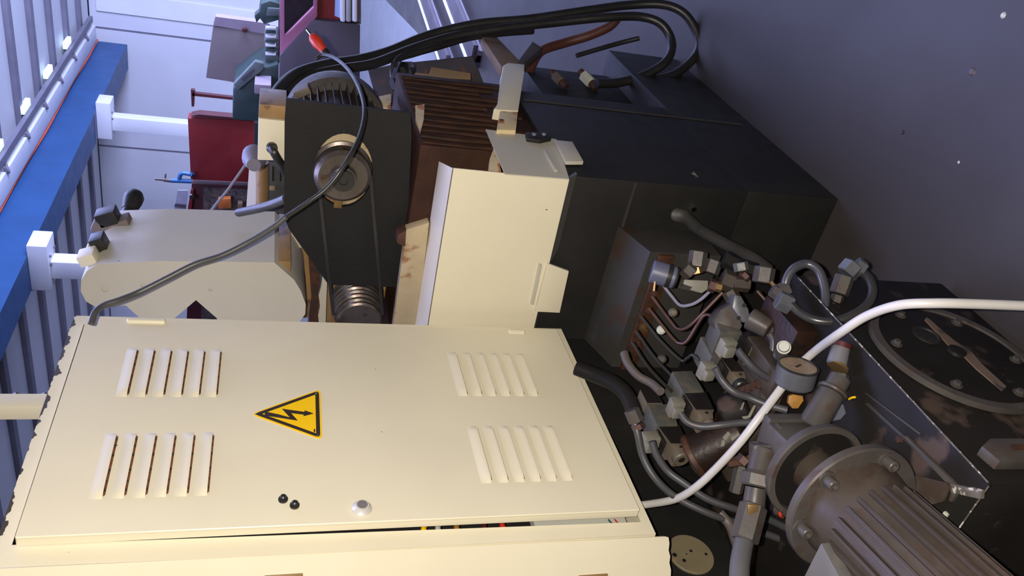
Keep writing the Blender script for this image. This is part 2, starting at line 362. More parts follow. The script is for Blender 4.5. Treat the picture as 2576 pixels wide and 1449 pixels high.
holes = [[dr((.019, ya_+.006, z)), dr((.019, yb_-.006, z)), dr((.019, yb_-.006, z+.006)), dr((.019, ya_+.006, z+.006))] for ya_, yb_, z in LV]
nin = dr((-.002, 0, 0))-dr((0, 0, 0))
holed(b, do, holes, nin)
# folded rims
for (ya_, yb_, za, zb) in ((DY0, DY0+.002, DZ0, DZ1), (DY1-.002, DY1, DZ0, DZ1), (DY0, DY1, DZ0, DZ0+.002), (DY0, DY1, DZ1-.002, DZ1)):
    prism(b, [dr((.0185, ya_, za)), dr((.0185, yb_, za)), dr((.0185, yb_, zb)), dr((.0185, ya_, zb))], nin*(11 if ya_ == DY0 and yb_ < DY1 else 8.5))
# rolled outer edge that catches the light
rim = [dr((.0165, DY0+.001, DZ0+.001)), dr((.0165, DY1-.001, DZ0+.001)), dr((.0165, DY1-.001, DZ1-.001)), dr((.0165, DY0+.001, DZ1-.001))]
for i in (1, 3): cyl(b, rim[i], rim[(i+1) % 4], .0028, seg=10)
door = obj('door', b, cream_cab, t, label='cream louvred door standing slightly ajar')
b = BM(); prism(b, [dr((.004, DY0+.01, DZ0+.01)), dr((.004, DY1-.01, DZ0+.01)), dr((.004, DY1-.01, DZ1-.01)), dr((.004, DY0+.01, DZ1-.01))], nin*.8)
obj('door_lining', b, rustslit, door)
for ya_, yb_, z in LV:     # each louvre: a pressed hood that opens downwards
    b = BM(); H = .023; n_ = 8; rows = []; K = 18
    for jj in range(n_+1):            # along z: 0 = open lip, 1 = blends into the sheet
        s_ = jj/n_; out = .0068*math.cos(s_*math.pi/2)**1.3 if jj < n_ else 0; row = []
        for k in range(K+1):
            u = k/K; endf = min(1, min(u, 1-u)/.11); prof = math.sin(endf*math.pi/2)
            row.append(b.verts.new(dr((.01905+out*prof, ya_+(yb_-ya_)*u, z+H*s_))))
        rows.append(row)
    for jj in range(n_):
        for k in range(K): b.faces.new((rows[jj][k], rows[jj][k+1], rows[jj+1][k+1], rows[jj+1][k]))
    und = [b.verts.new(dr((.0186, ya_+(yb_-ya_)*k/K, z+.0005))) for k in range(K+1)]
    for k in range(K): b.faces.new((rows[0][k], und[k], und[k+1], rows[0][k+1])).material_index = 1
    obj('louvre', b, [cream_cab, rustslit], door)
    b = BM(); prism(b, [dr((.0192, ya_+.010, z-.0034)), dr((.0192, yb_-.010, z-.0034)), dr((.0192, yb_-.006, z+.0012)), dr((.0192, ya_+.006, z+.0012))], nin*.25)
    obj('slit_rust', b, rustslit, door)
for (x, y, L_) in ((368, 812, .085), (1300, 838, .045)):   # hinges on the far edge
    p = PX(x, y, XC+.020); b = BM(); cyl(b, p+V((0, .004, -L_/2)), p+V((0, .004, L_/2)), .009, bev=.002, seg=14); cyl(b, p+V((0, .004, .004)), p+V((0, .004, .006)), .0082, seg=14)
    box(b, (XC, XC+.014), (p.y-.020, p.y+.002), (p.z+.002, p.z+L_*.45), .003); obj('hinge', b, cream_cab, door)
def dwp(x, y, out=.0): yy, z = dpx(x, y); return dr((.0192+out, yy, z))
nout = -nin.normalized()
for x, y in ((712, 1258), (741, 1273)):
    p = dwp(x, y); b = BM(); lathe(b, p, nout, [(0, .0095), (.004, .0095), (.005, .006), (.011, .006), (.013, .004)], 16); obj('black_knob', b, rubber, door)
p = dwp(910, 1280); b = BM(); lathe(b, p, nout, [(0, .0205), (.003, .0200), (.010, .0135), (.0125, .013), (.0125, .0105)], 28); lk = obj('lock', b, mat('satin_metal', (.62, .61, .58), .35, .25, amt=.05), door)
b = BM(); lathe(b, p, nout, [(0, .0105), (.0132, .0105)], 24); prism(b, [p+nout*.0115+V((0, -.006, -.0015)), p+nout*.0115+V((0, .006, -.0015)), p+nout*.0115+V((0, .006, .0015)), p+nout*.0115+V((0, -.006, .0015))], nout*.0008)
obj('lock_face', b, mat('lock_grey', (.22, .21, .21), .4, .3), door)
# warning sign: plate, border and bolt of lightning are flat print
def rounded_tri(ps, r, n=5):
    out = []
    for i in range(3):
        p, a, c = ps[i], ps[i-1], ps[(i+1) % 3]; u, v = (a-p).normalized(), (c-p).normalized(); s = p+u*r; e = p+v*r
        for k in range(n+1):
            q = k/n; out.append((s*(1-q)**2)+(p*2*q*(1-q))+(e*q*q))
    return out
tri = [dwp(630, 1043), dwp(806, 980), dwp(810, 1108)]; cen = (tri[0]+tri[1]+tri[2])/3
def sc_(s, off): return [cen+(p-cen)*s+nout*off for p in tri]
b = BM(); prism(b, rounded_tri(sc_(1.0, 0), .016), nout*.0016, 0)
sg = obj('warning_sign', b, yellow, door, label='yellow triangular high-voltage warning sign with a black lightning arrow')
b = BM()
ot, it_ = rounded_tri(sc_(.93, .00165), .013), sc_(.76, .00165)
holed(b, ot, [it_], nout*.0003)
bolt = [(668, 1037), (668, 1047), (733, 1054), (749, 1060), (735, 1043), (764, 1046), (763, 1049), (789, 1043), (765, 1035), (766, 1039), (711, 1031), (724, 1048)]
bolt = [(666, 1037), (666, 1047), (749, 1060), (732, 1041), (764, 1045), (763, 1049), (789, 1042), (766, 1034), (766, 1038), (709, 1030), (729, 1052), (700, 1044)]
prism(b, [dwp(x, y, .00185) for x, y in bolt], nout*.0003)
prism(b, [dwp(x, y, .00185) for x, y in ((789, 1081), (793, 1081), (793, 1089), (789, 1089))], nout*.0003)
for f in b.faces: f.material_index = 0
sy = obj('sign_print', b, signblk); o = sy
# the print belongs to the sign plate: keep depth by joining as a second material on the plate mesh
me = sg.data; me.materials.append(signblk)
b = BM(); b.from_mesh(me); off = WORLD[sy.name]-WORLD[sg.name]; n0 = len(b.faces)
b2 = BM(); b2.from_mesh(sy.data); bmesh.ops.translate(b2, verts=b2.verts[:], vec=off); tmp = bpy.data.meshes.new('tmp'); b2.to_mesh(tmp); b.from_mesh(tmp); b.faces.ensure_lookup_table()
for f in b.faces[n0:]: f.material_index = 1
b.to_mesh(me); b.free(); b2.free(); bpy.data.objects.remove(sy); bpy.data.meshes.remove(tmp)
for x, y in ((645, 1043), (797, 992), (800, 1098)):
    b = BM(); lathe(b, dwp(x, y, .0015), nout, [(0, .0032), (.0008, .003), (.0014, .0015)], 12); obj('rivet', b, chrome, door)

# ================================================================== MACHINE BASE
MX, MY = -.835, 1.833
t = thing('machine_tool', (-1.4, 2.4, 0), 'large black machine base standing on the concrete floor behind the tank', 'machine')
b = BM(); box(b, (-2.15, MX), (MY, 3.06), (0, .30), .006); box(b, (-2.15, MX), (MY, 2.45), (.30, .845), .006); box(b, (-2.1, -.92), (2.45, 3.0), (.30, .66), .01)
obj('base_casting', b, black, t)
b = BM(); box(b, (-2.1, MX-.003), (MY-.006, MY+.02), (.645, .652)); box(b, (MX, MX+.004), (2.36, 2.364), (.05, .83)); obj('panel_seam', b, greyledge, t)
# sloping ledge on the front with rusty valve strip
A1 = PY(1555, 568, MY); LXR = A1.x; zt = A1.z; Yf = 1.70; zf = PY(1592, 620, Yf).z
b = BM(); prism(b, [V((LXR, MY, zt)), V((LXR, Yf, .615)), V((LXR, Yf, .40)), V((LXR, MY, .40))], (-1.1, 0, 0), 0, .003); obj('sloping_ledge', b, greyledge, t, label='dark grey sloping ledge on the front of the base')
b = BM(); box(b, (LXR-.9, LXR-.004), (Yf-.012, Yf+.001), (.545, .590), .002); obj('fitting_strip', b, rust, t, label='rusty strip with a row of pipe fittings')
for i in range(9):
    xx = LXR-.06-i*.058; b = BM(); lathe(b, (xx, Yf-.012, .568), -EY, [(0, .013), (.008, .013), (.010, .008), (.02, .008)], 6); obj('pipe_fitting', b, rust if i % 3 else brass, t)
# black wall under and behind the cabinet
b = BM(); box(b, (-2.1, -1.50), (.2, MY), (0, .752), .005); obj('rear_stand', b, black, t, label='black stand wall under the cabinet')
b = BM(); box(b, (-2.1, -1.36), (1.45, MY), (0, .74), .005); obj('stand_block', b, black, t)
cp = PX(1737, 1395, -1.497); b = BM(); lathe(b, cp, EX, [(-.002, .058), (.003, .058), (.004, .0565)], 40)
pl = obj('cover_plate', b, oilgrey, t, label='round tan cover plate with four small screw holes')
pl.data.materials[0] = mat('plate_tan', (0.1800, 0.1500, 0.0900), .5, c2=(.20, .15, .09), thr=.56, amt=.12, scale=14)
for x, y, r in ((1697, 1396, .006), (1738, 1386, .004), (1721, 1410, .005), (1776, 1394, .004), (1727, 1394, .002)):
    p = PX(x, y, -1.493); b = BM(); lathe(b, p-EX*.001, EX, [(0, r), (.0016, r)], 12); obj('screw_hole', b, label_blk, pl)
# front guard
b = BM(); gy = 1.815
pp(b, [(1138, 423), (1432, 452), (1330, 880), (1070, 850)], 1, gy, .003)
fl = plist([(1138, 423), (1070, 850)], 1, gy); bk = [PZ(1104, 406, fl[0].z), PZ(1037, 850, fl[1].z)]
prism(b, [fl[0], fl[1], bk[1], bk[0]], (0, 0, -.003))
gd = obj('front_guard', b, cream, t, label='cream sheet guard with a folded top flange')
gd.data.materials[0] = cream
b = BM(); pp(b, [(1432, 450), (1452, 437), (1405, 625), (1378, 670), (1340, 860), (1325, 860)], 1, gy+.004, .012); obj('guard_lip', b, greyledge, t)
b = BM(); pp(b, [(1378, 664), (1431, 683), (1408, 787), (1345, 784), (1352, 765)], 1, gy-.010, .008, 0, .001); obj('guard_tab', b, cream, t)
b = BM(); pp(b, [(1356, 664), (1364, 668), (1343, 768), (1335, 766)], 1, gy-.006, .006, 0, .001); obj('tab_groove', b, cover_paint, t)
# right side guard
b = BM(); gx = MX+.004
pp(b, [(1222, 325), (1318, 338), (1400, 350), (1432, 450), (1270, 437)], 0, gx, -.003); obj('side_guard', b, cover_paint, t, label='greyer cream guard on the right side')
b = BM(); pp(b, [(1396, 352), (1440, 356), (1468, 406), (1424, 406)], 0, gx+.012, -.010, 0, .001); obj('side_tab', b, cover_paint, t)
b = BM(); pp(b, [(1368, 376), (1374, 376), (1404, 427), (1396, 428)], 0, gx+.005, -.006, 0, .001); obj('tab_groove', b, cover_paint, t)
b = BM(); pp(b, [(1322, 332), (1376, 332), (1388, 346), (1360, 352), (1326, 347)], 0, gx+.012, -.012, 0, .003); obj('rail_clamp', b, black, t)
for x in (1343, 1368):
    p = PX(x, 340, gx+.012); b = BM(); hexn(b, p, p+EX*.006, .006); obj('bolt', b, greysteel, t)
# rusty cream strip by the side guard
b = BM(); pp(b, [(1232, 400), (1246, 362), (1262, 436), (1229, 432)], 0, MX-.004, -.02); obj('rusty_strip', b, cream_rust, t)
# brown bed with wavy oily side
bedm = mat('bed_brown', (.040, .018, .011), .6, c2=(.022, .012, .009), thr=.50, amt=.35, scale=7, bump=.5, bscale=70, spec=.12, sharp=.2)
b = BM(); box(b, (-1.75, MX-.02), (1.99, 2.55), (.84, 1.205), .008)
obj('bed_casting', b, bedm, t, label='dark brown oily casting behind the black plate')
for k in range(13):
    yy = 2.005+k*.041; zz = .86+.05*((k*5) % 3); wv = .004*math.sin(k*2.1)
    b = BM(); tube(b, [(MX-.021, yy, zz), (MX-.020, yy+wv, .98), (MX-.021, yy-wv, 1.09), (MX-.022, yy+.004, 1.195)], .0075+.002*(k % 2), 8, 5); obj('pleat', b, bedm, t)
b = BM(); pp(b, [(1045, 265), (1068, 262), (1066, 300), (1058, 330), (1046, 300)], 0, MX-.012, -.02); obj('casting_corner', b, cream_rust, t)
# tan column behind the pulley
b = BM(); box(b, (-2.0, -1.14), (2.20, 2.50), (1.155, 1.40), .006); obj('column_front', b, oily, t, label='oily tan column front')
b = BM(); pp(b, [(1022, 578), (1080, 560), (1046, 850), (985, 850)], 1, 1.96, .03, 0, .002); obj('tan_panel', b, cream_dirty, t, label='stained cream panel beside the guard')
b = BM(); pp(b, [(1003, 590), (1022, 580), (1020, 622), (998, 612)], 1, 1.95, .05, 0, .004); obj('stained_lug', b, rust, t)
b = BM(); pp(b, [(812, 685), (824, 682), (818, 850), (806, 850), (800, 792), (806, 770), (801, 745), (808, 720)], 1, 2.10, .02, 0, .001); obj('flaking_strip', b, cover_paint, t, label='upright cream strip with flaking paint')
b = BM(); pp(b, [(776, 650), (806, 660), (800, 850), (770, 850), (784, 760)], 1, 2.13, .03); obj('dark_upright', b, rust, t)
# ---- cream Y-shaped arm
t = thing('forked_bracket', PX(1290, 325, MX), 'cream forked sheet-metal bracket sticking out beyond the side guard', 'bracket')
b = BM(); bx = MX+.02
pp(b, [(1265, 165), (1278, 158), (1320, 162), (1318, 185), (1304, 278), (1258, 276), (1242, 274), (1253, 262)], 0, bx, -.05, 0, .002); obj('arm', b, cream, t)
b = BM(); pp(b, [(1258, 279), (1303, 281), (1298, 328), (1250, 326)], 0, bx-.004, -.05, 0, .002); obj('rusty_foot', b, cream_rust, t, label='rust-stained foot of the arm')
b = BM(); p = PX(1262, 302, bx-.003); lathe(b, p, EX, [(0, .006), (.001, .006)], 12); obj('hole', b, label_blk, t)
b = BM(); prism(b, [PX(1262, 168, bx), PX(1314, 160, bx), PX(1245, 88, bx-.02), PX(1212, 92, bx-.02)], (-.035, 0, 0), 0, .002); obj('fork_prong', b, wood, t)
b = BM(); prism(b, [PX(1300, 158, bx), PX(1318, 160, bx), PX(1364, 120, bx+.02), PX(1340, 104, bx+.02)], (-.03, 0, 0), 0, .002); obj('fork_prong', b, oilgrey, t)
# ---- small stuff on the right side of the base
for (x, y, r, L_, mm, lb) in ((1488, 209, .022, .05, capwhite, 'white hose fitting on the black machine side, nearer the loop of cables'), (1412, 206, .018, .04, valvetan, 'small tan hose fitting on the black machine side, beside the forked bracket')):
    t = thing('hose_fitting', PX(x, y, -.90), lb, 'fitting'); p = PX(x, y, -.90); d = V((.15, .45, .25)).normalized()
    b = BM(); hexn(b, p, p+d*L_, r); obj('nut', b, mm, t); b = BM(); cyl(b, p-d*.03, p, r*.7); cyl(b, p+d*L_, p+d*(L_+.02), r*.65); obj('collar', b, rust, t)

# ================================================================== DRIVE UNIT
PYL = 2.02
t = thing('drive_unit', PY(860, 430, PYL), 'motor drive on a big black plate with steel pulley, upper middle of the machine', 'motor')
b = BM()
out_ = plist([(720, 250), (1032, 285), (1036, 340), (1028, 500), (1000, 722), (826, 716), (726, 575), (714, 540), (716, 300)], 1, PYL)
hc = PY(864, 428, PYL); hole = [PY(864+74*math.cos(a)*1.0, 428+92*math.sin(a), PYL) for a in [2*math.pi*i/32 for i in range(32)]]
holed(b, out_, [hole], (0, .012, 0)); obj('mounting_plate', b, black2, t, label='black crinkle-painted mounting plate with a large round hole')
# slot lining and ring behind hole
b = BM(); c = PY(864, 425, PYL+.03); holed(b, circ(c, EX, EZ, .135, 32), [circ(c-V((.005, 0, .02)), EX, EZ, .062, 32)], (0, .012, 0)); obj('motor_face', b, cream_dirty, t)
pc = PY(862, 440, PYL-.02)
b = BM(); lathe(b, pc+EY*.045, -EY, [(0, .078), (.012, .080), (.016, .072), (.034, .072), (.040, .076), (.052, .074), (.062, .064)], 48); pu = obj('pulley', b, steel, t)
b = BM(); lathe(b, pc-EY*.016, -EY, [(0, .036), (.014, .034), (.016, .030)], 32); obj('pulley_hub', b, steel, pu)
b = BM(); lathe(b, pc-EY*.032, -EY, [(0, .029), (.006, .029), (.006, .012), (.003, .011), (.003, .003)], 24); obj('hub_core', b, rubber, pu)
b = BM(); p = PY(850, 512, PYL-.004); obox(b, p, [EX, EZ, EY], (.012, .011, .005), .002); obj('key_lug', b, brass, t)
# finned motor body behind the plate
mc = V((hc.x-.005, 0, hc.z+.005)); b = BM(); lathe(b, mc+EY*2.06, EY, [(0, .118), (.27, .118), (.30, .09)], 48); mb = obj('motor_body', b, brown, t)
for i in range(40):
    a = 2*math.pi*i/40; d = V((math.cos(a), 0, math.sin(a))); tn = V((-math.sin(a), 0, math.cos(a)))
    b = BM(); obox(b, mc+EY*2.19+d*.126, [d, EY, tn], (.012, .125, .0016)); obj('fin', b, oilbrown, mb)
b = BM(); ring0 = [(0, .138), (.012, .150), (.05, .152), (.075, .148), (.085, .14), (.085, .10)]
lathe(b, mc+EY*2.31, EY, ring0, 48); obj('fan_cowl', b, oilgrey, t, label='grey fan cowl ring at the back')
b = BM(); p = PX(975, 250, -.93); pp(b, [(932, 262), (940, 245), (985, 235), (983, 275), (930, 262)], 0, -.90, -.02, 0, .002); obj('foot', b, cream_rust, t)
b = BM(); p = PY(760, 228, 2.2); obox(b, p, [EX+EZ*.6, EZ-EX*.6, EY], (.010, .022, .02), .002); obj('clamp_screw', b, valvetan, t)
# belt: flat V-belt around both pulleys
lc = PY(900, 800, PYL-.02)
t = thing('drive_belt', (pc+lc)/2, 'pair of thin black belt runs going from the plate pulley down to the ribbed pulley', 'belt')
for (a0, a1) in (((803, 470), (838, 790)), ((932, 440), (962, 790))):
    b = BM(); p0, p1 = PY(*a0, PYL-.012), PY(*a1, PYL-.03); d = (p1-p0).normalized(); obox(b, (p0+p1)/2, [d, EY, d.cross(EY)], ((p1-p0).length/2, .006, .0045), .001); obj('belt_run', b, rubber, t)
t = thing('stepped_pulley', lc, 'ribbed steel stepped pulley in front of the tan column, half hidden by the cabinet', 'pulley')
for i, (y0_, r) in enumerate(((.10, .074), (.065, .076), (.03, .072), (-.005, .066))):
    b = BM(); c = V((lc.x-.01, PYL+y0_-.02, lc.z-.005)); lathe(b, c, EY, [(0, r-.006), (.004, r), (.012, r), (.016, r-.007), (.022, r-.007), (.026, r), (.030, r)], 40); obj('pulley_step', b, steel, t)
b = BM(); cyl(b, (lc.x-.01, 2.0, lc.z), (lc.x-.01, 2.198, lc.z), .03); obj('shaft', b, steel, t)
# junction box
t = thing('junction_box', PY(683, 345, 2.15), 'small cream junction box with dark lid beside the black plate', 'box')
b = BM(); jy = 2.12; pp(b, [(650, 298), (722, 305), (720, 405), (648, 403)], 1, jy, .10, 0, .003); obj('box', b, cream, t)
b = BM(); pp(b, [(652, 262), (722, 268), (722, 302), (650, 296)], 1, jy-.008, .12, 0, .003); obj('lid', b, oily, t)
b = BM(); p = PY(684, 372, jy-.006); lathe(b, p+EY*.01, -EY, [(0, .015), (.014, .015), (.018, .011), (.026, .011)], 12); obj('cable_gland', b, rubber, t)
b = BM(); tube(b, [PY(684, 372, jy-.03), PY(690, 385, jy-.045), PY(700, 402, jy-.03), PY(712, 420, jy+.01), PY(722, 450, jy+.04)], .011, 10)
obj('flex_cable', b, rubber, label='short black cable bending out of the cream junction box', cat='cable')
b = BM(); p = PY(640, 390, 2.35); lathe(b, p, -EY, [(0, .035), (.03, .035), (.05, .025), (.07, .02)], 16); obj('conduit_elbow', b, greysteel, label='dark round conduit elbow against the red cabinet', cat='fitting')
# belt cover (big cream casing)
CY = 2.0
t = thing('belt_cover', PY(450, 800, CY), 'big rounded cream casing with notched lower edge at the top of the machine', 'cover')
fr = [(250, 664), (400, 657), (690, 660), (715, 682), (740, 704), (757, 732), (769, 765), (768, 790), (752, 812), (725, 830), (560, 830), (545, 800), (493, 755), (440, 800), (432, 830), (370, 830), (352, 800), (316, 768), (300, 770), (268, 776), (240, 772), (216, 758), (203, 733), (204, 705), (218, 682)]
b = BM()
def hp(x, y, r, n=14): return [PY(x+r*math.cos(2*math.pi*i/n), y+r*math.sin(2*math.pi*i/n), CY) for i in range(n)]
holed(b, plist(fr, 1, CY), [hp(264, 726, 9), hp(359, 717, 5.5), hp(530, 727, 5.5)], (0, .004, 0)); fp = obj('front_plate', b, cover_paint, t)
bp = PX(690, 530, PY(690, 660, CY).x); cd_ = bp.y-CY
b = BM(); o3 = plist(fr, 1, CY+.0045)
prism(b, o3, (0, cd_*.55, 0)); bd = obj('casing', b, cover_paint, t)
b = BM(); o4 = [p+V((0, cd_*.55+.0005, 0))+V((-.006, 0, .0)) for p in o3]; prism(b, o4, (0, cd_*.47, 0)); obj('rear_casing', b, cover_paint, t)
xr = PY(690, 660, CY).x
b = BM(); box(b, (xr-.30, xr-.014), (CY+.03, bp.y+.01), (PY(720, 700, CY).z-.012, PY(700, 680, CY).z), .004)
obj('underside_bracket', b, oily, t)
# broken lumps at the cover's top end
for i, (x, y, sx, sz, mm) in enumerate([(272, 545, .028, .022, rubber), (255, 565, .022, .018, boxgrey), (305, 567, .030, .024, boxgrey), (322, 580, .022, .018, cream), (250, 610, .018, .022, rubber), (235, 632, .020, .018, cream), (222, 645, .022, .016, cream)]):
    yy = CY+.05+(i % 3)*.05 if y > 600 else CY+.24
    b = BM(); p = PY(x, y, yy); obox(b, p, [EX+EZ*.4*(-1)**i, EZ-EX*.4*(-1)**i, EY], (sz, sx, .025), .005); obj('broken_lump', b, mm, t)
# machine lamp head/knob behind the cover
p = PY(338, 495, 2.6); q = PY(325, 528, 2.55); ax_ = (p-q).normalized()
b = BM(); lathe(b, q, ax_, [(0, .022), (.015, .026), (.035, .030), (.055, .031), (.072, .022), (.078, .008)], 24); obj('knob', b, rubber, t)
b = BM(); cyl(b, q-ax_*.05, q, .02); cyl(b, q-ax_*.045+V((0, .01, 0)), V((q.x-.08, CY+.2, q.z-.06)), .014); obj('knob_stem', b, rubber, t)
# machine head piece between casing and plate
t = thing('head_casting', PY(740, 640, 2.3), 'small cream casting with brown oily edge between the casing and the black plate', 'casting')
b = BM(); pp(b, [(712, 590), (735, 570), (800, 640), (770, 622), (712, 622)], 1, 2.26, .10, 0, .003); obj('block', b, cover_paint, t)
b = BM(); pp(b, [(702, 620), (775, 625), (790, 700), (785, 800), (760, 800), (770, 740), (740, 690), (700, 650)], 1, 2.30, .10, 0, .003); obj('oily_edge', b, oily, t)
# uprights seen between red cabinet and plate
t = thing('rusty_post', PY(660, 480, 2.9), 'rusty brown round post under the cream junction box', 'post')
b = BM(); p = PY(660, 408, 2.9); q = PY(662, 540, 2.9); d = (PY(662, 480, 2.9)-p)
cyl(b, p, PY(660, 540, 2.9), .024); obj('post', b, oily, t)
b = BM(); pp(b, [(627, 418), (640, 400), (648, 430), (642, 545), (618, 545)], 1, 2.95, .02); obj('white_upright', b, whitesteel, label='narrow white upright beside the rusty post', cat='post')
t = thing('vent_cover', PY(690, 450, 3.0), 'grey-green vented cover beyond the rusty post', 'cover')
b = BM(); pp(b, [(664, 402), (730, 402), (730, 545), (664, 545)], 1, 3.0, .05, 0, .003); obj('panel', b, valvegrey, t)
for x in (687, 706):
    b = BM(); pp(b, [(x-2, 420), (x+2, 420), (x+2, 456), (x-2, 456)], 1, 2.995, .006); obj('slot', b, label_blk, t)
b = BM(); pp(b, [(668, 468), (692, 470), (692, 480), (668, 478)], 1, 2.99, .02, 0, .002); obj('ledge', b, cream_dirty, t)

# ================================================================== CABLES
def px_tube(pts, rpx, **k):
    P3 = [PD(x, y, d) for x, y, d in pts]; return tube(BM(), P3, rpx*sum(p[2] for p in pts)/len(pts)/FPX, **k)
obj('hose', px_tube([(685, 262, 2.45), (700, 225, 2.5), (745, 185, 2.6), (820, 162, 2.7), (900, 150, 2.8), (980, 128, 2.9), (1080, 88, 3.0), (1200, 60, 3.05), (1330, 48, 3.1), (1480, 26, 3.15), (1580, 13, 3.2), (1670, 12, 3.2), (1725, 38, 3.2), (1757, 95, 3.2), (1750, 140, 3.2), (1700, 185, 3.15), (1640, 203, 3.1)], 12, seg=14), rubber,
    label='thick black rubber hose forming the outer, wider loop over the floor', cat='hose')
obj('hose', px_tube([(700, 285, 2.5), (718, 235, 2.55), (770, 195, 2.62), (850, 175, 2.7), (940, 160, 2.8), (1040, 122, 2.92), (1140, 92, 3.0), (1260, 72, 3.05), (1400, 56, 3.1), (1520, 44, 3.12), (1610, 42, 3.15), (1665, 62, 3.15), (1690, 110, 3.15), (1675, 155, 3.1), (1620, 190, 3.08), (1555, 208, 3.05), (1500, 210, 3.0)], 12, seg=14), rubber,
    label='thick black rubber hose forming the inner, tighter loop ending at the white fitting', cat='hose')
obj('hose', px_tube([(1010, 240, 2.75), (990, 190, 2.8), (1000, 150, 2.85), (1040, 135, 2.9), (1100, 118, 2.95), (1180, 95, 3.05), (1260, 84, 3.12), (1340, 78, 3.2)], 9), rubber,
    label='black hose drooping under the two looped hoses beside the wooden blocks', cat='hose')
obj('hose', px_tube([(1330, 180, 3.1), (1360, 130, 3.15), (1420, 108, 3.2), (1480, 90, 3.2), (1530, 68, 3.2), (1552, 48, 3.2)], 12), mat('brown_hose', (.09, .03, .02), .5, amt=.2),
    label='reddish brown hose curving up from the black base to the looped hoses', cat='hose')
obj('lever', px_tube([(1450, 140, 3.0), (1500, 125, 3.02), (1560, 108, 3.05), (1608, 96, 3.05)], 6), rubber, label='thin dark lever pointing over the floor from the back of the base', cat='lever')
# screwdriver-like red-handled plug with its cable
t = thing('red_plug', PD(800, 110, 2.35), 'red plastic plug on a thin black cable in front of the dark panel', 'plug')
b = BM(); p, q = PD(783, 88, 2.35), PD(815, 128, 2.35); lathe(b, p, q-p, [(0, .008), (.01, .015), (.03, .017), (.045, .013), ((q-p).length, .012)], 16); obj('plug_body', b, red, t)
b = BM(); lathe(b, q, q-p, [(0, .013), (.012, .013), (.018, .006)], 12); obj('boot', b, rubber, t)
b = BM(); cyl(b, p-(q-p).normalized()*.02, p, .004); obj('tip', b, chrome, t)
obj('cable', px_tube([(795, 148, 2.3), (815, 138, 2.3), (848, 150, 2.25), (880, 180, 2.15), (905, 225, 2.05), (917, 275, 1.98), (910, 325, 1.93), (890, 375, 1.88), (860, 425, 1.86), (820, 475, 1.86), (770, 512, 1.86), (720, 545, 1.87)], 5.5, n=10), rubber,
    label='thin black cable looping down across the black plate and pulley', cat='cable')
obj('cable', px_tube([(720, 545, 1.88), (690, 570, 1.88), (630, 607, 1.88), (560, 642, 1.87), (490, 665, 1.86), (420, 700, 1.84), (350, 735, 1.82), (300, 755, 1.79), (262, 768, 1.77), (240, 785, 1.75), (229, 815, 1.735)], 8, n=10), cablegrey,
    label='thick grey cable crossing the cream casing down to the cabinet corner', cat='cable')
obj('cable', px_tube([(720, 500, 2.2), (690, 512, 2.25), (650, 524, 2.3), (600, 535, 2.4)], 11), cablegrey, label='short thick dark cable between the rusty post and the black plate', cat='cable')
obj('cable', px_tube([(645, 380, 2.6), (628, 400, 2.6), (600, 440, 2.6), (570, 482, 2.6), (545, 512, 2.6), (528, 535, 2.6)], 3.5), greysteel, label='thin grey wire hanging across the red cabinet', cat='cable')
obj('cable', px_tube([(1590, 1272, 1.93), (1634, 1268, 1.90), (1700, 1255, 1.84), (1750, 1226, 1.79), (1800, 1180, 1.76), (1860, 1115, 1.72), (1910, 1050, 1.71), (1960, 984, 1.725), (2000, 930, 1.74), (2050, 884, 1.70), (2110, 840, 1.58), (2180, 795, 1.52), (2260, 768, 1.46), (2350, 763, 1.43), (2460, 765, 1.43), (2640, 772, 1.45)], 11, n=10), white,
    label='thick white cable arching in front of the valves and over the black tank', cat='cable')
# corrugated flexible conduit on the machine's front
ps = [PY(1700, 540, MY-.01), PY(1725, 548, MY-.05), PY(1760, 578, MY-.08), PY(1810, 606, MY-.12), PY(1860, 632, MY-.16), PY(1900, 655, MY-.20), PY(1935, 682, MY-.24)]
b = tube(BM(), ps, .0165, 14, 12, rib=.09); obj('flexible_conduit', b, mat('conduit_grey', (0.0425, 0.0410, 0.0390), .55, amt=.2), label='grey corrugated flexible conduit coming out of the black machine front', cat='conduit')
b = BM(); p = PY(1742, 522, MY); hexn(b, p, p-EY*.012, .009); obj('bolt', b, chrome, label='single bright bolt above the flexible conduit', cat='bolt')

# ================================================================== HYDRAULIC TANK
TX, TY0, TY1, TZ = -.806, .715, 1.352, .450
t = thing('hydraulic_tank', (-1.1, 1.03, 0), 'black steel hydraulic tank with a large round side cover on the floor', 'tank')
b = BM(); box(b, (-1.49, TX-.006), (TY0+.006, TY1), (.03, TZ-.008), .004); box(b, (-1.45, TX-.03), (TY0+.03, TY1-.03), (0, .03)); obj('tank_body', b, blackgloss, t)
b = BM(); box(b, (-1.49, TX), (TY0, TY1), (TZ-.007, TZ), .002); tp = obj('top_plate', b, blackgloss, t)
# worn pale edge line of the top plate
worn = mat('worn_edge', (0.0960, 0.0840, 0.0780), .45, c2=(.45, .43, .40), thr=.55, amt=.3, scale=40)
b = BM(); cyl(b, (TX, TY0+.004, TZ-.001), (TX, TY1-.02, TZ-.001), .0016, seg=6); cyl(b, (TX-.004, TY0, TZ-.001), (TX-.16, TY0, TZ-.001), .0014, seg=6); obj('worn_edge', b, worn, t)
cc = PX(2430, 868, TX); b = BM(); a_in = .145; a_out = .172
ccx = V((TX-.003, 1.06, .235)); holed(b, circ(ccx, EY, EZ, .176, 64), [circ(ccx, EY, EZ, .158, 64)], (.012, 0, 0)); obj('cover_ring', b, oilgrey, t)
b = BM(); lathe(b, ccx, EX, [(0, .157), (.008, .156), (.010, .15), (.010, .02), (.016, .018), (.018, .0)], 64); cv = obj('round_cover', b, blackgloss, t, label='round black side cover with a rusty streak')
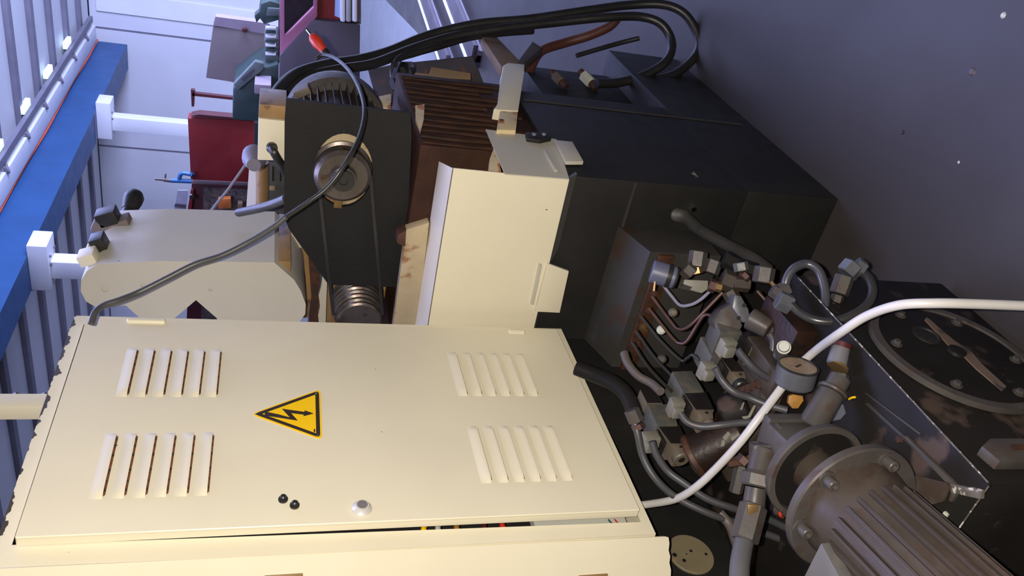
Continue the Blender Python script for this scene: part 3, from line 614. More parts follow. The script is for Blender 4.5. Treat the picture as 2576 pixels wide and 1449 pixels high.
for a in range(0, 360, 60):
    p = ccx+EY*math.cos(math.radians(a+20))*.135+EZ*math.sin(math.radians(a+20))*.135+EX*.009
    b = BM(); lathe(b, p, EX, [(0, .012), (.003, .012)], 16); lathe(b, p+EX*.003, EX, [(0, .008), (.007, .0075)], 6); obj('cover_bolt', b, oilgrey, cv)
b = BM(); prism(b, [PX(x, y, TX+.008) for x, y in ((2330, 800), (2400, 860), (2440, 885), (2470, 920), (2530, 975), (2520, 985), (2455, 930), (2425, 900), (2385, 870), (2325, 806))], (.003, 0, 0)); obj('streak', b, mat('dry_streak', (.11, .075, .055), .6, c2=(.04, .03, .03), thr=.52), cv)
p = ccx + V((.01, .03, .03)); b = BM(); lathe(b, PX(2330, 845, TX+.007), EX, [(0, .03), (.004, .03), (.005, .024), (.002, .022), (.002, .001)], 28); obj('filler_boss', b, black, cv)
# square lug/handle on the side
b = BM(); pp(b, [(2470, 1122), (2492, 1102), (2640, 1102), (2640, 1160), (2515, 1160)], 0, TX+.02, -.02, 0, .002); obj('side_lug', b, oilgrey, t)
b = BM(); pp(b, [(2540, 1116), (2640, 1118), (2640, 1130), (2545, 1130)], 0, TX+.022, -.004, 0, .001); obj('lug_slot', b, rust, t)
# scuffs on the top
for pts in ([(2180, 1015), (2188, 1013), (2410, 1215), (2402, 1222)], [(2180, 990), (2184, 988), (2320, 1090), (2318, 1094)]):
    b = BM(); pp(b, pts, 2, TZ-.001, .005, 0, .001); obj('weld_rib', b, greyledge, t)
pb = PZ(2440, 1235, TZ); b = BM(); obox(b, pb+EZ*.006, [V((-.6, .8, 0)), V((.8, .6, 0)), EZ], (.03, .008, .006), .003); obj('scraped_lug', b, worn, t)
b = BM(); p = PZ(2264, 1105, TZ); lathe(b, p, EZ, [(0, .008), (.005, .007)], 6); obj('cover_bolt', b, copper, t)
b = BM(); p = PZ(2368, 1310, TZ+.004); obox(b, p+EZ*.0, [V((0, 1, .0)), EX, EZ], (.004, .02, .003), .001); obj('paint_mark', b, capwhite, t)
pc_ = [(2135, 1003), (2150, 1001), (2150, 1006)]

# ================================================================== ELECTRIC MOTOR + PUMP
AX = V((.20, -.98, 0)).normalized()          # motor axis, towards the camera
FC = PZ(2140, 1275, .592)
e1 = AX.cross(EZ).normalized(); e2 = e1.cross(AX).normalized()
def al(h): return FC+AX*h
t = thing('electric_motor', V((FC.x, FC.y-.15, TZ)), 'grimy grey finned electric motor with round flange lying on the black tank', 'motor')
b = BM(); lathe(b, al(-.008), AX, [(0, .122), (.003, .125), (.016, .125), (.019, .122), (.019, .09)], 64); obj('flange', b, oilgrey, t, label='large round mounting flange with worn rim')
b = BM(); lathe(b, al(.011), AX, [(0, .098), (.02, .094), (.045, .088), (.055, .085), (.36, .085), (.38, .07)], 48); mb = obj('motor_body', b, oilbrown, t)
for i in range(24):
    a = math.radians(i*15+4); d = e1*math.cos(a)+e2*math.sin(a)
    b = BM(); obox(b, al(.215)+d*.087, [d, AX, d.cross(AX)], (.0065, .15, .0040), .002); obj('fin', b, oilbrown, mb)
for a in (15, 75, 130, 195, 255, 315):
    d = e1*math.cos(math.radians(a))+e2*math.sin(math.radians(a))
    b = BM(); lathe(b, al(.011)+d*.106, AX, [(0, .016), (.004, .016)], 20); lathe(b, al(.015)+d*.106, AX, [(0, .0105), (.017, .0105), (.019, .009), (.019, .006), (.013, .005)], 18); obj('flange_bolt', b, oilgrey, t)
b = BM(); tc = PZ(2050, 1440, .64)
prism(b, [PZ(2065, 1366, .70), PZ(1990, 1515, .70), PZ(2075, 1640, .70), PZ(2150, 1525, .70)], V((0, 0, -.025)), 0, .002); obj('terminal_box', b, mat('terminal_grey', (0.1054, 0.0992, 0.0961), .4, amt=.2, c2=(.12, .11, .10), thr=.55), t, label='lighter grey terminal box corner')
b = BM(); prism(b, [PZ(2070, 1372, .674), PZ(1995, 1520, .674), PZ(2080, 1640, .674), PZ(2165, 1520, .674)], V((0, 0, -.05)), 0, .002); obj('terminal_box_side', b, oilbrown, t)
# tilted bent base brackets
b = BM(); pp(b, [(2180, 1180), (2330, 1200), (2386, 1214), (2394, 1226), (2378, 1262), (2240, 1300)], 2, TZ+.012, .006, 0, .001); obj('foot_plate', b, oilbrown, t)
b = BM(); pp(b, [(2280, 1100), (2286, 1096), (2412, 1218), (2420, 1228), (2402, 1262), (2394, 1258), (2406, 1230)], 2, TZ+.002, .008, 0, .001); obj('foot_edge', b, oilgrey, t)
# pump
RC = al(-.118)
t = thing('hydraulic_pump', V((RC.x, RC.y, TZ)), 'grey hydraulic pump with round bell flange and steel pipe neck behind the electric motor', 'pump')
b = BM(); lathe(b, RC, AX, [(0, .085), (.002, .098), (.016, .100), (.020, .098), (.020, .088), (.008, .085)], 64); obj('bell_flange', b, oilgrey, t)
b = BM(); lathe(b, RC+AX*.008, AX, [(0, .086), (.002, .086)], 48); obj('bell_face', b, blackgloss, t)
b = BM(); lathe(b, RC+AX*.010, AX, [(0, .043), (.09, .040)], 36); obj('coupling', b, oilbrown, t)
b = BM(); bc = RC-AX*.055; obox(b, bc+e2*.01, [e1, e2, AX], (.052, .050, .045), .010); obox(b, bc+e2*.0-AX*.035, [e1, e2, AX], (.060, .058, .012), .006); pbk = obj('pump_body', b, oilgrey, t)
for sx in (-1, 1):
    b = BM(); lathe(b, bc-AX*.02+e1*sx*.045+e2*.045, AX, [(0, .010), (.02, .010), (.021, .006)], 6); obj('cap_screw', b, oilgrey, t)
nk0, nk1 = PD(2038, 1078, 1.60), PD(2092, 988, 1.62)
b = BM(); cyl(b, nk0, nk1, .027, .026, bev=.003); obj('neck', b, oilgrey, t)
nd = (nk1-nk0).normalized()
b = BM(); lathe(b, nk1, nd, [(0, .029), (.004, .031), (.008, .029), (.010, .022), (.035, .022)], 28); obj('collar', b, oilgrey, t)
nk2 = nk1+nd*.03
b = BM(); hexn(b, nk2, PD(2112, 940, 1.63), .019); obj('nut', b, oilgrey, t)
b = BM(); lathe(b, PD(2106, 925, 1.64), nd, [(0, .022), (.006, .022), (.008, .014), (.014, .014)], 24); obj('brass_ring', b, brass, t)
b = BM(); cyl(b, PD(2104, 918, 1.64), PD(2116, 872, 1.65), .020, .018, seg=18, bev=.003); obj('adjuster_cap', b, mat('cap_bluegrey', (.12, .12, .13), .5), t, label='blue-grey knurled adjuster cap')
b = BM(); cyl(b, PD(2116, 872, 1.65), PD(2120, 860, 1.65), .021, .019, seg=18); obj('cap_rim', b, dkred2, t)
# patch of bare grey paint on the tank behind the neck
b = BM(); pp(b, [(2050, 1062), (2070, 1030), (2110, 1010), (2122, 1018), (2128, 1040), (2115, 1055), (2090, 1060)], 2, TZ, .001); obj('paint_patch', b, valvegrey, tp)
# gauge
def gauge(name_lab, fc, n, r, dep, matb, dial, parent_loc):
    t = thing('pressure_gauge', parent_loc, name_lab, 'gauge'); n = V(n).normalized()
    b = BM(); lathe(b, fc-n*dep, n, [(0, r*.92), (dep*.1, r), (dep, r), (dep, r*.93), (dep*.95, r*.9)], 40); obj('case', b, matb, t)
    b = BM(); lathe(b, fc-n*.003, n, [(0, r*.9), (.0033, r*.9)], 40); dl = obj('dial', b, dial, t)
    return t, dl, n
g1c = PD(2008, 921, 1.665)
t, dl, n_ = gauge('round pressure gauge with tan dial standing before the white cable', g1c, (.95, .17, .04), .041, .042, bluesteel, dialtan, g1c)
u_ = n_.cross(EZ).normalized(); v_ = u_.cross(n_)
b = BM(); obox(b, g1c+n_*.0006, [v_*1+u_*.5, u_-v_*.5, n_], (.010, .0022, .0006)); obj('needle', b, signblk, dl)
b = BM(); holed(b, circ(g1c-n_*.0008, u_, v_, .0420, 40), [circ(g1c-n_*.0008, u_, v_, .0370, 40)], n_*.003); obj('bezel', b, rubber, t)
b = BM(); cyl(b, g1c-n_*.04, g1c-n_*.04+V((-.01, .02, -.06)), .010, seg=6); obj('stem', b, rust, t)
g2c = PD(1648, 695, 1.93)
b = BM(); t = thing('pressure_gauge', g2c, 'blue-grey pressure gauge seen side-on over the rusty fitting strip', 'gauge')
n_ = (PD(1632, 660, 1.90)-PD(1700, 690, 1.98)).normalized(); ga = PD(1712, 692, 1.98)
b = BM(); gl0, gl1 = PD(1702, 700, 1.96), PD(1640, 682, 1.965); d = (gl1-gl0).normalized()
lathe(b, gl0, d, [(0, .022), (.006, .027), (.040, .028), (.060, .028), (.062, .026), (.062, .023)], 36); obj('case', b, mat('gauge_blue', (0.0910, 0.0980, 0.1540), .42, amt=.15, scale=14), t)
b = BM(); lathe(b, gl0-d*.001, d, [(0, .024), (.022, .0290), (.026, .0290)], 36); obj('back_shell', b, rubber, t)
b = BM(); cyl(b, PD(1648, 708, 1.93), PD(1645, 732, 1.93), .0028, seg=8); obj('pin', b, brass, t)

# elbow and big hose in the lower foreground
t = thing('hose_coupling', PD(1900, 1190, 1.55), 'grey elbow coupling with hex nut and brass insert joining a thick hose', 'fitting')
b = BM(); cyl(b, PD(1922, 1130, 1.58), PD(1908, 1195, 1.56), .023, seg=20, bev=.004); obox(b, PD(1920, 1140, 1.585), [R, U, F], (.020, .024, .020), .006); cyl(b, PD(1922, 1150, 1.58), PD(1955, 1140, 1.60), .022, bev=.004); obj('elbow', b, oilgrey, t)
b = BM(); hexn(b, PD(1910, 1190, 1.555), PD(1904, 1225, 1.55), .033); obj('union_nut', b, oilgrey, t)
b = BM(); cyl(b, PD(1902, 1226, 1.55), PD(1896, 1275, 1.545), .020, .021, seg=18); hexn(b, PD(1896, 1270, 1.545), PD(1872, 1360, 1.52), .026); obj('long_nut', b, oilgrey, t)
b = BM(); obox(b, PD(1894, 1283, 1.520), [U, R, F], (.010, .011, .003), .002); obj('brass_insert', b, brass, t)
obj('hose', px_tube([(1876, 1345, 1.53), (1866, 1390, 1.50), (1860, 1440, 1.47), (1862, 1540, 1.42)], 25, seg=18), mat('dusty_hose', (0.0720, 0.0708, 0.0750), .55, c2=(.05, .045, .045), thr=.55, amt=.2), label='thick dusty grey hose leaving the hex coupling at the bottom of the picture', cat='hose')
t = thing('drain_plug', PD(1978, 1280, 1.56), 'small cylinder with a bright red ring beside the bell flange', 'plug')
b = BM(); p, q = PD(1952, 1276, 1.58), PD(1990, 1290, 1.56); d = (q-p).normalized(); cyl(b, p, p+d*.013, .015, seg=18, bev=.003); cyl(b, p+d*.018, p+d*.032, .013, .010, seg=18); obj('body', b, oilbrown, t)
b = BM(); cyl(b, p+d*.013, p+d*.018, .0155, seg=18); obj('red_ring', b, red, t)

# ================================================================== SOLENOID VALVES
def ctr(pts): return (sum(p[0] for p in pts)/len(pts), sum(p[1] for p in pts)/len(pts))
def shift(pts, dx, dy): return [(x+dx, y+dy) for x, y in pts]
def valve(lab, X, grey, plate, knob, knobr, plugq, plate2=None, dark_knob=False):
    t = thing('solenoid_valve', PX(*ctr(plate), X), lab, 'valve', None)
    W = .052
    b = BM(); g = plist(grey, 0, X+.006); prism(b, g, (-W-.012, 0, 0), 0, .003); obj('junction_head', b, valvegrey, t)
    for q in (plate, plate2):
        if not q: continue
        P3 = plist(q, 0, X); c = sum(P3, V((0, 0, 0)))/len(P3)
        b = BM(); prism(b, [c+(p-c)*1.06 for p in P3], (-W, 0, 0), 0, .003); obj('coil', b, valvetan, t)
        b = BM(); prism(b, [p+EX*.0004 for p in P3], (.0016, 0, 0)); obj('name_plate', b, label_blk, t)
    P3 = plist(plate, 0, X); c = sum(P3, V((0, 0, 0)))/4; far = (P3[2]+P3[3])/2; dirn = -EY
    ymin = min(p.y for p in P3); zc = (P3[2].z+P3[3].z)/2
    b = BM(); cx = X-W/2
    pr = [V((X+.001, ymin+.004, P3[2].z)), V((X+.001, ymin+.004, P3[3].z)), V((X-.006, ymin-.022, P3[3].z-.008)), V((X-.006, ymin-.022, P3[2].z+.008))]
    prism(b, pr, (-W+.006, 0, 0), 0, .004); ec = obj('end_cap', b, valvetan, t)
    b = BM(); kc = PX(*knob, cx+.012); kc = V((cx+.008, ymin-.020, zc+ (kc.z-zc)*.3)); lathe(b, kc, -EY, [(0, knobr), (.012, knobr), (.015, knobr*.85), (.015, knobr*.45), (.012, knobr*.4)], 28); obj('end_screw', b, rubber if dark_knob else valvetan, t)
    b = BM(); lathe(b, kc-EY*.0122, -EY, [(0, knobr*.40), (.003, knobr*.36)], 8); obj('slot_pin', b, label_blk, t)
    b = BM(); lathe(b, V((X-.0, ymin-.010, zc)), EX, [(0, .0045), (.0012, .0045)], 4); obj('square_hole', b, label_blk, t)
    # plug connector on top (+Z side, light) with dark gasket
    b = BM(); q = plist(plugq, 0, X+.004); prism(b, q, (-W*.8, 0, 0), 0, .003); pg = obj('connector', b, plug, t)
    qc = sum(q, V((0, 0, 0)))/4
    b = BM(); zz = max(p.z for p in P3)+.004; box(b, (X-W*.8, X+.004), (min(p.y for p in q)-.012, max(p.y for p in q)+.006), (zz-.001, zz+.005), .002); obj('gasket', b, label_blk, t)
    b = BM(); prism(b, [p+V((-.006, -.018, .004))+(qc-p)*.25 for p in q], (-W*.5, 0, 0), 0, .004); obj('connector_neck', b, plug, t)
    return t
XC_, XB_, XA_, XD_ = -1.20, -1.105, -1.02, -.955
valve('solenoid valve nearest the cabinet, double, with a bright round end screw', XC_, [(1629, 1016), (1690, 1016), (1706, 1069), (1653, 1070)], [(1655, 1072), (1708, 1070), (1729, 1116), (1688, 1116)], (1713, 1157), .020,
      [(1613, 1084), (1653, 1083), (1665, 1104), (1628, 1105)], plate2=[(1611, 981), (1649, 981), (1667, 1014), (1628, 1014)])
valve('solenoid valve second from the cabinet, with a large blue-grey head', XB_, [(1690, 934), (1742, 932), (1772, 984), (1718, 986)], [(1719, 987), (1774, 986), (1795, 1031), (1751, 1031)], (1790, 1050), .012, [(1685, 997), (1716, 997), (1727, 1016), (1695, 1018)])
valve('solenoid valve third from the cabinet, behind the thick grey hose', XA_, [(1762, 846), (1812, 846), (1822, 893), (1790, 896)], [(1810, 897), (1838, 897), (1876, 935), (1840, 935)], (1866, 978), .017, [(1762, 907), (1795, 907), (1807, 921), (1776, 923)], dark_knob=True)
valve('solenoid valve farthest from the cabinet, beside the white button', XD_, [(1795, 790), (1840, 795), (1868, 836), (1812, 836)], [(1862, 837), (1905, 837), (1935, 873), (1891, 873)], (1922, 919), .017, [(1812, 848), (1845, 846), (1858, 862), (1826, 864)], dark_knob=True)
# manifold blocks below the valves
t = thing('valve_manifold', V((-1.1, 1.30, TZ)), 'dark brown oily manifold block carrying the row of solenoid valves', 'manifold')
b = BM(); box(b, (-1.31, -.86), (1.20, 1.34), (TZ, TZ+.055), .004); obj('block', b, brown, t)
for xx in (-1.23, -1.13, -1.045, -.98):
    b = BM(); box(b, (xx-.035, xx+.035), (1.16, 1.30), (TZ+.05, TZ+.09), .004); obj('sub_block', b, oilbrown, t)
for i in range(4):
    p = PD(1860+i*14, 985-i*6, 1.80); b = BM(); lathe(b, p, EX-EY, [(0, .010), (.008, .010)], 6); obj('port_plug', b, copper, t)
# white button cap
p = PD(1972, 873, 1.70); t = thing('sensor_cap', p, 'round white button cap on a black stub between the valves and the gauge', 'button')
n_ = V((.75, -.45, .5)).normalized()
b = BM(); lathe(b, p-n_*.05+V((-.015, -.0, -.0)), n_, [(0, .016), (.04, .016), (.045, .012)], 20); obj('stub', b, rubber, t)
b = BM(); lathe(b, p-n_*.004, n_, [(0, .0145), (.003, .0145)], 28); obj('rim', b, capwhite, t)
b = BM(); lathe(b, p-n_*.001, n_, [(0, .0118), (.0022, .0118)], 28); obj('groove', b, label_blk, t)
b = BM(); lathe(b, p+n_*.001, n_, [(0, .0108), (.003, .0105)], 28); obj('face', b, capwhite, t)

# copper pipes
pipes = [([(1655, 700), (1690, 745), (1712, 768), (1740, 766), (1765, 752), (1785, 733)], 'grey'), ([(1640, 745), (1690, 812), (1708, 828), (1732, 822), (1775, 780), (1818, 735)], 'copper'),
         ([(1632, 775), (1690, 848), (1712, 864), (1730, 856), (1755, 815), (1775, 792), (1800, 800)], 'copper'), ([(1612, 795), (1660, 855), (1712, 905), (1728, 902), (1742, 893), (1760, 905)], 'dark'),
         ([(1600, 832), (1640, 890), (1680, 935), (1720, 975)], 'dark'), ([(1590, 860), (1625, 915), (1660, 955), (1690, 985)], 'dark'), ([(1905, 732), (1930, 760), (1952, 785)], 'copper')]
nm = {'grey': 'grey steel', 'copper': 'reddish copper', 'dark': 'dark oily'}
desc = ['topmost, bending up to the white block', 'second in the fan, rising to the brass fitting', 'third in the fan, meeting the farthest valve', 'fourth in the fan, ending at the third valve', 'fifth in the fan, running straight down behind the valves', 'lowest in the fan, running to the second valve', 'short one between the far fittings and the hose loops']
for i, (pts, kd) in enumerate(pipes):
    n_ = len(pts); d0, d1 = (2.02, 1.93) if i < 6 else (1.9, 1.88)
    obj('pipe', px_tube([(x, y, d0+(d1-d0)*k/(n_-1)) for k, (x, y) in enumerate(pts)], 4.2, seg=10), copper if kd == 'copper' else (greysteel if kd == 'grey' else rubber),
        label='thin %s pipe, %s' % (nm[kd], desc[i]), cat='pipe')
obj('hose', px_tube([(1570, 888, 2.0), (1580, 915, 1.98), (1605, 945, 1.96), (1640, 965, 1.94), (1662, 985, 1.9)], 11), mat('dusty_brown_hose', (0.0840, 0.0690, 0.0630), .55, amt=.2), label='thick dusty brown hose from the rusty strip to the first valve', cat='hose')
for i, (x, y) in enumerate([(1693, 786), (1663, 830), (1665, 903)]):
    p = PD(x, y, 2.05); b = BM(); lathe(b, p, -F, [(0, .012), (.006, .011), (.010, .006)], 16); obj('wall_screw', b, [valvetan, capwhite, oilgrey][i], label=['round tan screw head between the bent pipes, uppermost', 'round pale screw head between the bent pipes, middle one', 'flat grey screw head between the bent pipes, lowest'][i], cat='screw')
# back plate behind pipes (dark)
# far fittings cluster
t = thing('hydraulic_fittings', PD(1800, 700, 1.95), 'cluster of grimy hex fittings and a white block beside the blue-grey gauge', 'fittings')
b = BM(); prism(b, [PD(1722, 703, 1.93), PD(1782, 706, 1.93), (PD(1780, 728, 1.93)), PD(1766, 738, 1.93), PD(1718, 724, 1.93)], F*.05, 0, .002); obj('white_block', b, plug, t, label='cream-white block')
b = BM(); prism(b, [PD(1718, 714, 1.925), PD(1741, 722, 1.925), PD(1736, 729, 1.925), PD(1714, 722, 1.925)], F*.01); obj('slot', b, label_blk, t)
def hx(x0, y0, x1, y1, d, r, m_, nm_='fitting'):
    b = BM(); hexn(b, PD(x0, y0, d), PD(x1, y1, d), r); obj(nm_, b, m_, t)
hx(1758, 632, 1752, 672, 1.97, .022, oilgrey); hx(1748, 672, 1752, 690, 1.97, .017, brass); hx(1722, 672, 1742, 690, 1.96, .020, oilgrey)
hx(1798, 655, 1786, 688, 1.96, .020, oilgrey); hx(1782, 716, 1800, 722, 1.93, .017, copper); hx(1800, 720, 1815, 724, 1.92, .012, brass)
hx(1815, 700, 1845, 712, 1.93, .026, oilbrown); hx(1845, 712, 1885, 716, 1.92, .019, oilbrown); hx(1868, 700, 1878, 690, 1.90, .014, copper)
hx(1820, 650, 1852, 668, 1.95, .022, blackgloss); hx(1852, 668, 1900, 682, 1.94, .020, blackgloss); hx(1862, 660, 1866, 682, 1.90, .017, valvegrey)
hx(1925, 672, 1918, 712, 1.88, .024, oilgrey); hx(1938, 708, 1952, 724, 1.85, .005, brass)
hx(1832, 730, 1850, 760, 1.92, .018, oilbrown)
b = BM(); prism(b, [PD(1848, 740, 1.86), PD(1866, 745, 1.86), PD(1884, 778, 1.86), PD(1892, 815, 1.86), PD(1868, 812, 1.86), (PD(1842, 775, 1.86))], F*.06, 0, .006); obj('blue_block', b, bluesteel, t, label='blue-grey block')
b = BM(); prism(b, [PD(1812, 780, 1.88), PD(1845, 758, 1.88), PD(1870, 820, 1.87), PD(1850, 850, 1.87), PD(1800, 830, 1.87), (PD(1793, 805, 1.88))], F*.06, 0, .008); obj('rounded_block', b, oilgrey, t)
for x, y in ((1872, 768), (1858, 800)):
    p = PD(x, y, 1.858); b = BM(); lathe(b, p, -F, [(0, .005), (.002, .005)], 10); obj('port', b, label_blk, t)
b = BM(); cyl(b, PD(1885, 800, 1.85), PD(1935, 828, 1.83), .026, .022, bev=.003); cyl(b, PD(1935, 828, 1.83), PD(1950, 838, 1.83), .016, .013); obj('barrel', b, oilgrey, t)
# hose loops
obj('hose', px_tube([(1975, 725, 1.80), (1980, 700, 1.80), (1998, 675, 1.80), (2030, 664, 1.80), (2058, 680, 1.79), (2072, 715, 1.78), (2076, 750, 1.77), (2070, 790, 1.76), (2055, 830, 1.78), (2035, 880, 1.80), (2018, 905, 1.82)], 11.5, n=10, seg=14), mat('bluish_hose', (0.0490, 0.0490, 0.0595), .3, amt=.2),
    label='shiny dark hose arching upright over the tank edge, the left one of two loops', cat='hose')
obj('hose', px_tube([(1990, 765, 1.76), (2010, 785, 1.75), (2050, 805, 1.73), (2100, 808, 1.72), (2150, 790, 1.72), (2185, 762, 1.74), (2195, 730, 1.76), (2185, 700, 1.78), (2165, 682, 1.80)], 11.5, n=10, seg=14), mat('dark_hose', (0.0315, 0.0308, 0.0315), .3, amt=.2),
    label='shiny dark hose curving low across the tank corner, the right one of two loops', cat='hose')
t = thing('hose_end_fittings', PD(1985, 740, 1.8), 'grey hex hose ends where the two looped hoses start', 'fittings')
hx(1960, 735, 1984, 724, 1.80, .018, oilgrey, 'nut'); hx(1955, 752, 1990, 768, 1.77, .022, bluesteel, 'nut'); hx(1942, 728, 1962, 742, 1.80, .016, oilgrey, 'nut')
t = thing('elbow_fitting', PD(2130, 690, 1.80), 'blue-grey elbow fitting at the far end of the right hose loop', 'fitting')
hx(2150, 665, 2128, 690, 1.80, .024, bluesteel, 'elbow'); hx(2150, 665, 2172, 680, 1.80, .020, bluesteel, 'elbow_end'); hx(2126, 694, 2110, 740, 1.80, .021, oilgrey, 'long_nut'); hx(2108, 742, 2100, 770, 1.79, .014, oilbrown, 'tail'); hx(2102, 768, 2098, 774, 1.785, .019, copper, 'ring')
# hoses from valve plugs
valve_hose = mat('valve_hose', (0.0480, 0.0480, 0.0528), .45, c2=(.05, .045, .045), thr=.55, amt=.2)
for pts, lb in (([(1856, 880, 1.76), (1870, 898, 1.76), (1895, 925, 1.76), (1930, 950, 1.77), (1965, 966, 1.78), (2000, 975, 1.80)], 'grey rubber hose from the farthest valve towards the gauge'),
                ([(1800, 925, 1.78), (1815, 955, 1.78), (1845, 985, 1.77), (1885, 1000, 1.77), (1930, 1018, 1.76), (1980, 1032, 1.75)], 'grey rubber hose from the third valve towards the pump'),
                ([(1712, 1040, 1.80), (1730, 1062, 1.79), (1765, 1073, 1.78), (1810, 1070, 1.77), (1860, 1064, 1.77), (1900, 1062, 1.77)], 'grey rubber hose from the second valve running under the white cable'),
                ([(1640, 1110, 1.82), (1652, 1145, 1.82), (1680, 1185, 1.82), (1720, 1215, 1.81), (1780, 1255, 1.80), (1850, 1280, 1.80), (1930, 1305, 1.82), (2000, 1340, 1.84)], 'black hose from the nearest valve passing under the coupling, inner one'),
                ([(1590, 1040, 1.86), (1604, 1090, 1.85), (1618, 1150, 1.85), (1650, 1205, 1.84), (1700, 1250, 1.84), (1780, 1290, 1.83), (1860, 1318, 1.84), (1960, 1355, 1.86)], 'brown-grey hose sweeping below the cabinet corner, outer one'),
                ([(1935, 838, 1.82), (1945, 860, 1.82), (1940, 890, 1.82), (1915, 905, 1.82)], 'short grey hose bending down beside the white button')):
    obj('hose', px_tube(pts, 9.5, seg=12), valve_hose, label=lb, cat='hose')
obj('hose', px_tube([(1810, 1290, 1.84), (1835, 1320, 1.83), (1850, 1360, 1.80), (1870, 1420, 1.75), (1880, 1500, 1.72)], 13), mat('dusty_brown_hose', (.14, .115, .105)), label='dusty brown hose half hidden behind the thick dusty grey hose', cat='hose')
# conduit below the cabinet's far corner
obj('conduit', px_tube([(1450, 925, 2.0), (1500, 945, 1.98), (1545, 965, 1.95), (1580, 1000, 1.92), (1600, 1050, 1.88)], 20), blackgloss, label='thick black conduit coming from under the cabinet to the valves', cat='conduit')
t = thing('cable_gland', PD(1595, 1050, 1.86), 'small grey gland where the black conduit meets the outer hose', 'fitting'); hx(1588, 1030, 1602, 1062, 1.86, .018, oilgrey, 'gland'); hx(1602, 1066, 1608, 1080, 1.855, .015, copper, 'ring')
# filter / accumulator between valves and pump (dark round bodies with paint marks)
t = thing('oil_filter', PD(1780, 1120, 1.86), 'dark brown cylindrical oil filter lying under the white cable', 'filter')
p0, p1 = PD(1740, 1150, 1.88), PD(1870, 1085, 1.85); b = BM(); cyl(b, p0, p1, .050, bev=.006); obj('canister', b, brown, t)
b = BM(); cyl(b, p0+(p0-p1)*.02, p0+(p1-p0)*.12, .052, bev=.004); obj('end_band', b, rust, t)
b = BM(); c = PD(1845, 1020, 1.84); cyl(b, PD(1820, 1045, 1.86), PD(1885, 1020, 1.84), .045, bev=.006); obj('upper_canister', b, blackgloss, t)
for pts in ([(1818, 1100), (1832, 1085), (1838, 1092), (1824, 1112)], [(1838, 1102), (1858, 1088), (1860, 1094), (1842, 1110)], [(1816, 1108), (1826, 1106), (1822, 1122), (1813, 1124)]):
    b = BM(); prism(b, [PD(x, y, 1.800) for x, y in pts], F*.002); obj('paint_chip', b, plug, t)
for pts in ([(1866, 1048), (1882, 1046), (1896, 1020), (1902, 1020), (1888, 1050), (1872, 1056)], [(1862, 1030), (1870, 1012), (1873, 1013), (1866, 1032)]):
    b = BM(); prism(b, [PD(x, y, 1.785) for x, y in pts], F*.002); obj('chalk_mark', b, plug, t)
b = BM(); prism(b, [PD(x, y, 1.745) for x, y in ((1986, 996), (1996, 992), (2020, 996), (2022, 1008), (2008, 1028), (1994, 1028), (1983, 1014))], F*.012, 0, .002); obj('tag', b, orange_, label='small orange-brown tag beside the pump neck', cat='tag')
b = BM(); tube(b, [PZ(2136, 1004, TZ+.003), PZ(2144, 1000, TZ+.005), PZ(2152, 999, TZ+.003)], .0022, 8); obj('straw', b, yellow, label='tiny yellow scrap lying on the black tank top', cat='scrap')
t = thing('pipe_tee', PD(1870, 1160, 1.80), 'rusty pipe tee with brass rings left of the pump body', 'fitting')
hx(1830, 1165, 1862, 1160, 1.80, .012, rust, 'arm'); hx(1862, 1166, 1876, 1150, 1.79, .016, copper, 'tee'); hx(1880, 1158, 1925, 1150, 1.79, .011, brass, 'arm'); hx(1866, 1170, 1850, 1240, 1.81, .015, oilgrey, 'stem')
b = BM(); prism(b, [PD(x, y, 1.90) for x, y in ((1735, 1150), (1775, 1135), (1800, 1170), (1790, 1215), (1750, 1190))], F*.05, 0, .004); obj('green_block', b, mat('olive_block', (.07, .075, .05), .5, amt=.3), label='dull olive block in the shadow below the oil filter', cat='block')

# ================================================================== THINGS ON THE MACHINE TABLE (upper right)
t = thing('wooden_block', PD(1070, 205, 2.75), 'stepped brown wooden block lying on the machine table under the hoses', 'block')
b = BM(); prism(b, [PD(x, y, 2.85) for x, y in ((1030, 180), (1080, 188), (1085, 168), (1184, 184), (1184, 202), (1120, 196), (1112, 232), (1040, 226))], F*.12, 0, .002); obj('block', b, wood, t)
obj('tray', prism(BM(), [PD(x, y, 2.80) for x, y in ((1046, 226), (1110, 230), (1135, 266), (1030, 256))], V((-.01, .02, -.02)), 0, .002), oilgrey, label='pale grey flat tray edge below the wooden block', cat='tray')
t = thing('rag', PD(1000, 220, 2.7), 'dark crumpled rag hanging over the corner beside the motor', 'rag')
b = BM()
vs = [[b.verts.new(PD(985+i*9+6*math.sin(j*1.3+i), 155+j*14, 2.70+.025*math.sin(i*1.9+j*.7)+.01*j)) for i in range(7)] for j in range(9)]
for j in range(8):
    for i in range(6): b.faces.new((vs[j][i], vs[j][i+1], vs[j+1][i+1], vs[j+1][i]))
bmesh.ops.solidify(b, geom=b.faces[:], thickness=.004); obj('cloth', b, mat('dark_cloth', (.05, .048, .055), .7, amt=.3, scale=20), t)
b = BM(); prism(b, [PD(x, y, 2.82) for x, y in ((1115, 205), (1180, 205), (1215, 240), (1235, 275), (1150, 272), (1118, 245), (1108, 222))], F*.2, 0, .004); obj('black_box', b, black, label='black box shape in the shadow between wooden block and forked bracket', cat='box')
b = BM(); prism(b, [PD(x, y, 3.0) for x, y in ((925, 175), (1000, 160), (1190, 140), (1225, 230), (1238, 275), (1050, 262), (985, 258), (940, 230))], F*.5, 0, .004); obj('machine_table', b, mat('dark_table', (.03, .026, .03), .5, amt=.3, c2=(.08, .03, .015), thr=.56, spec=0.25), label='dark machine table carrying the wooden block and rag', cat='table')

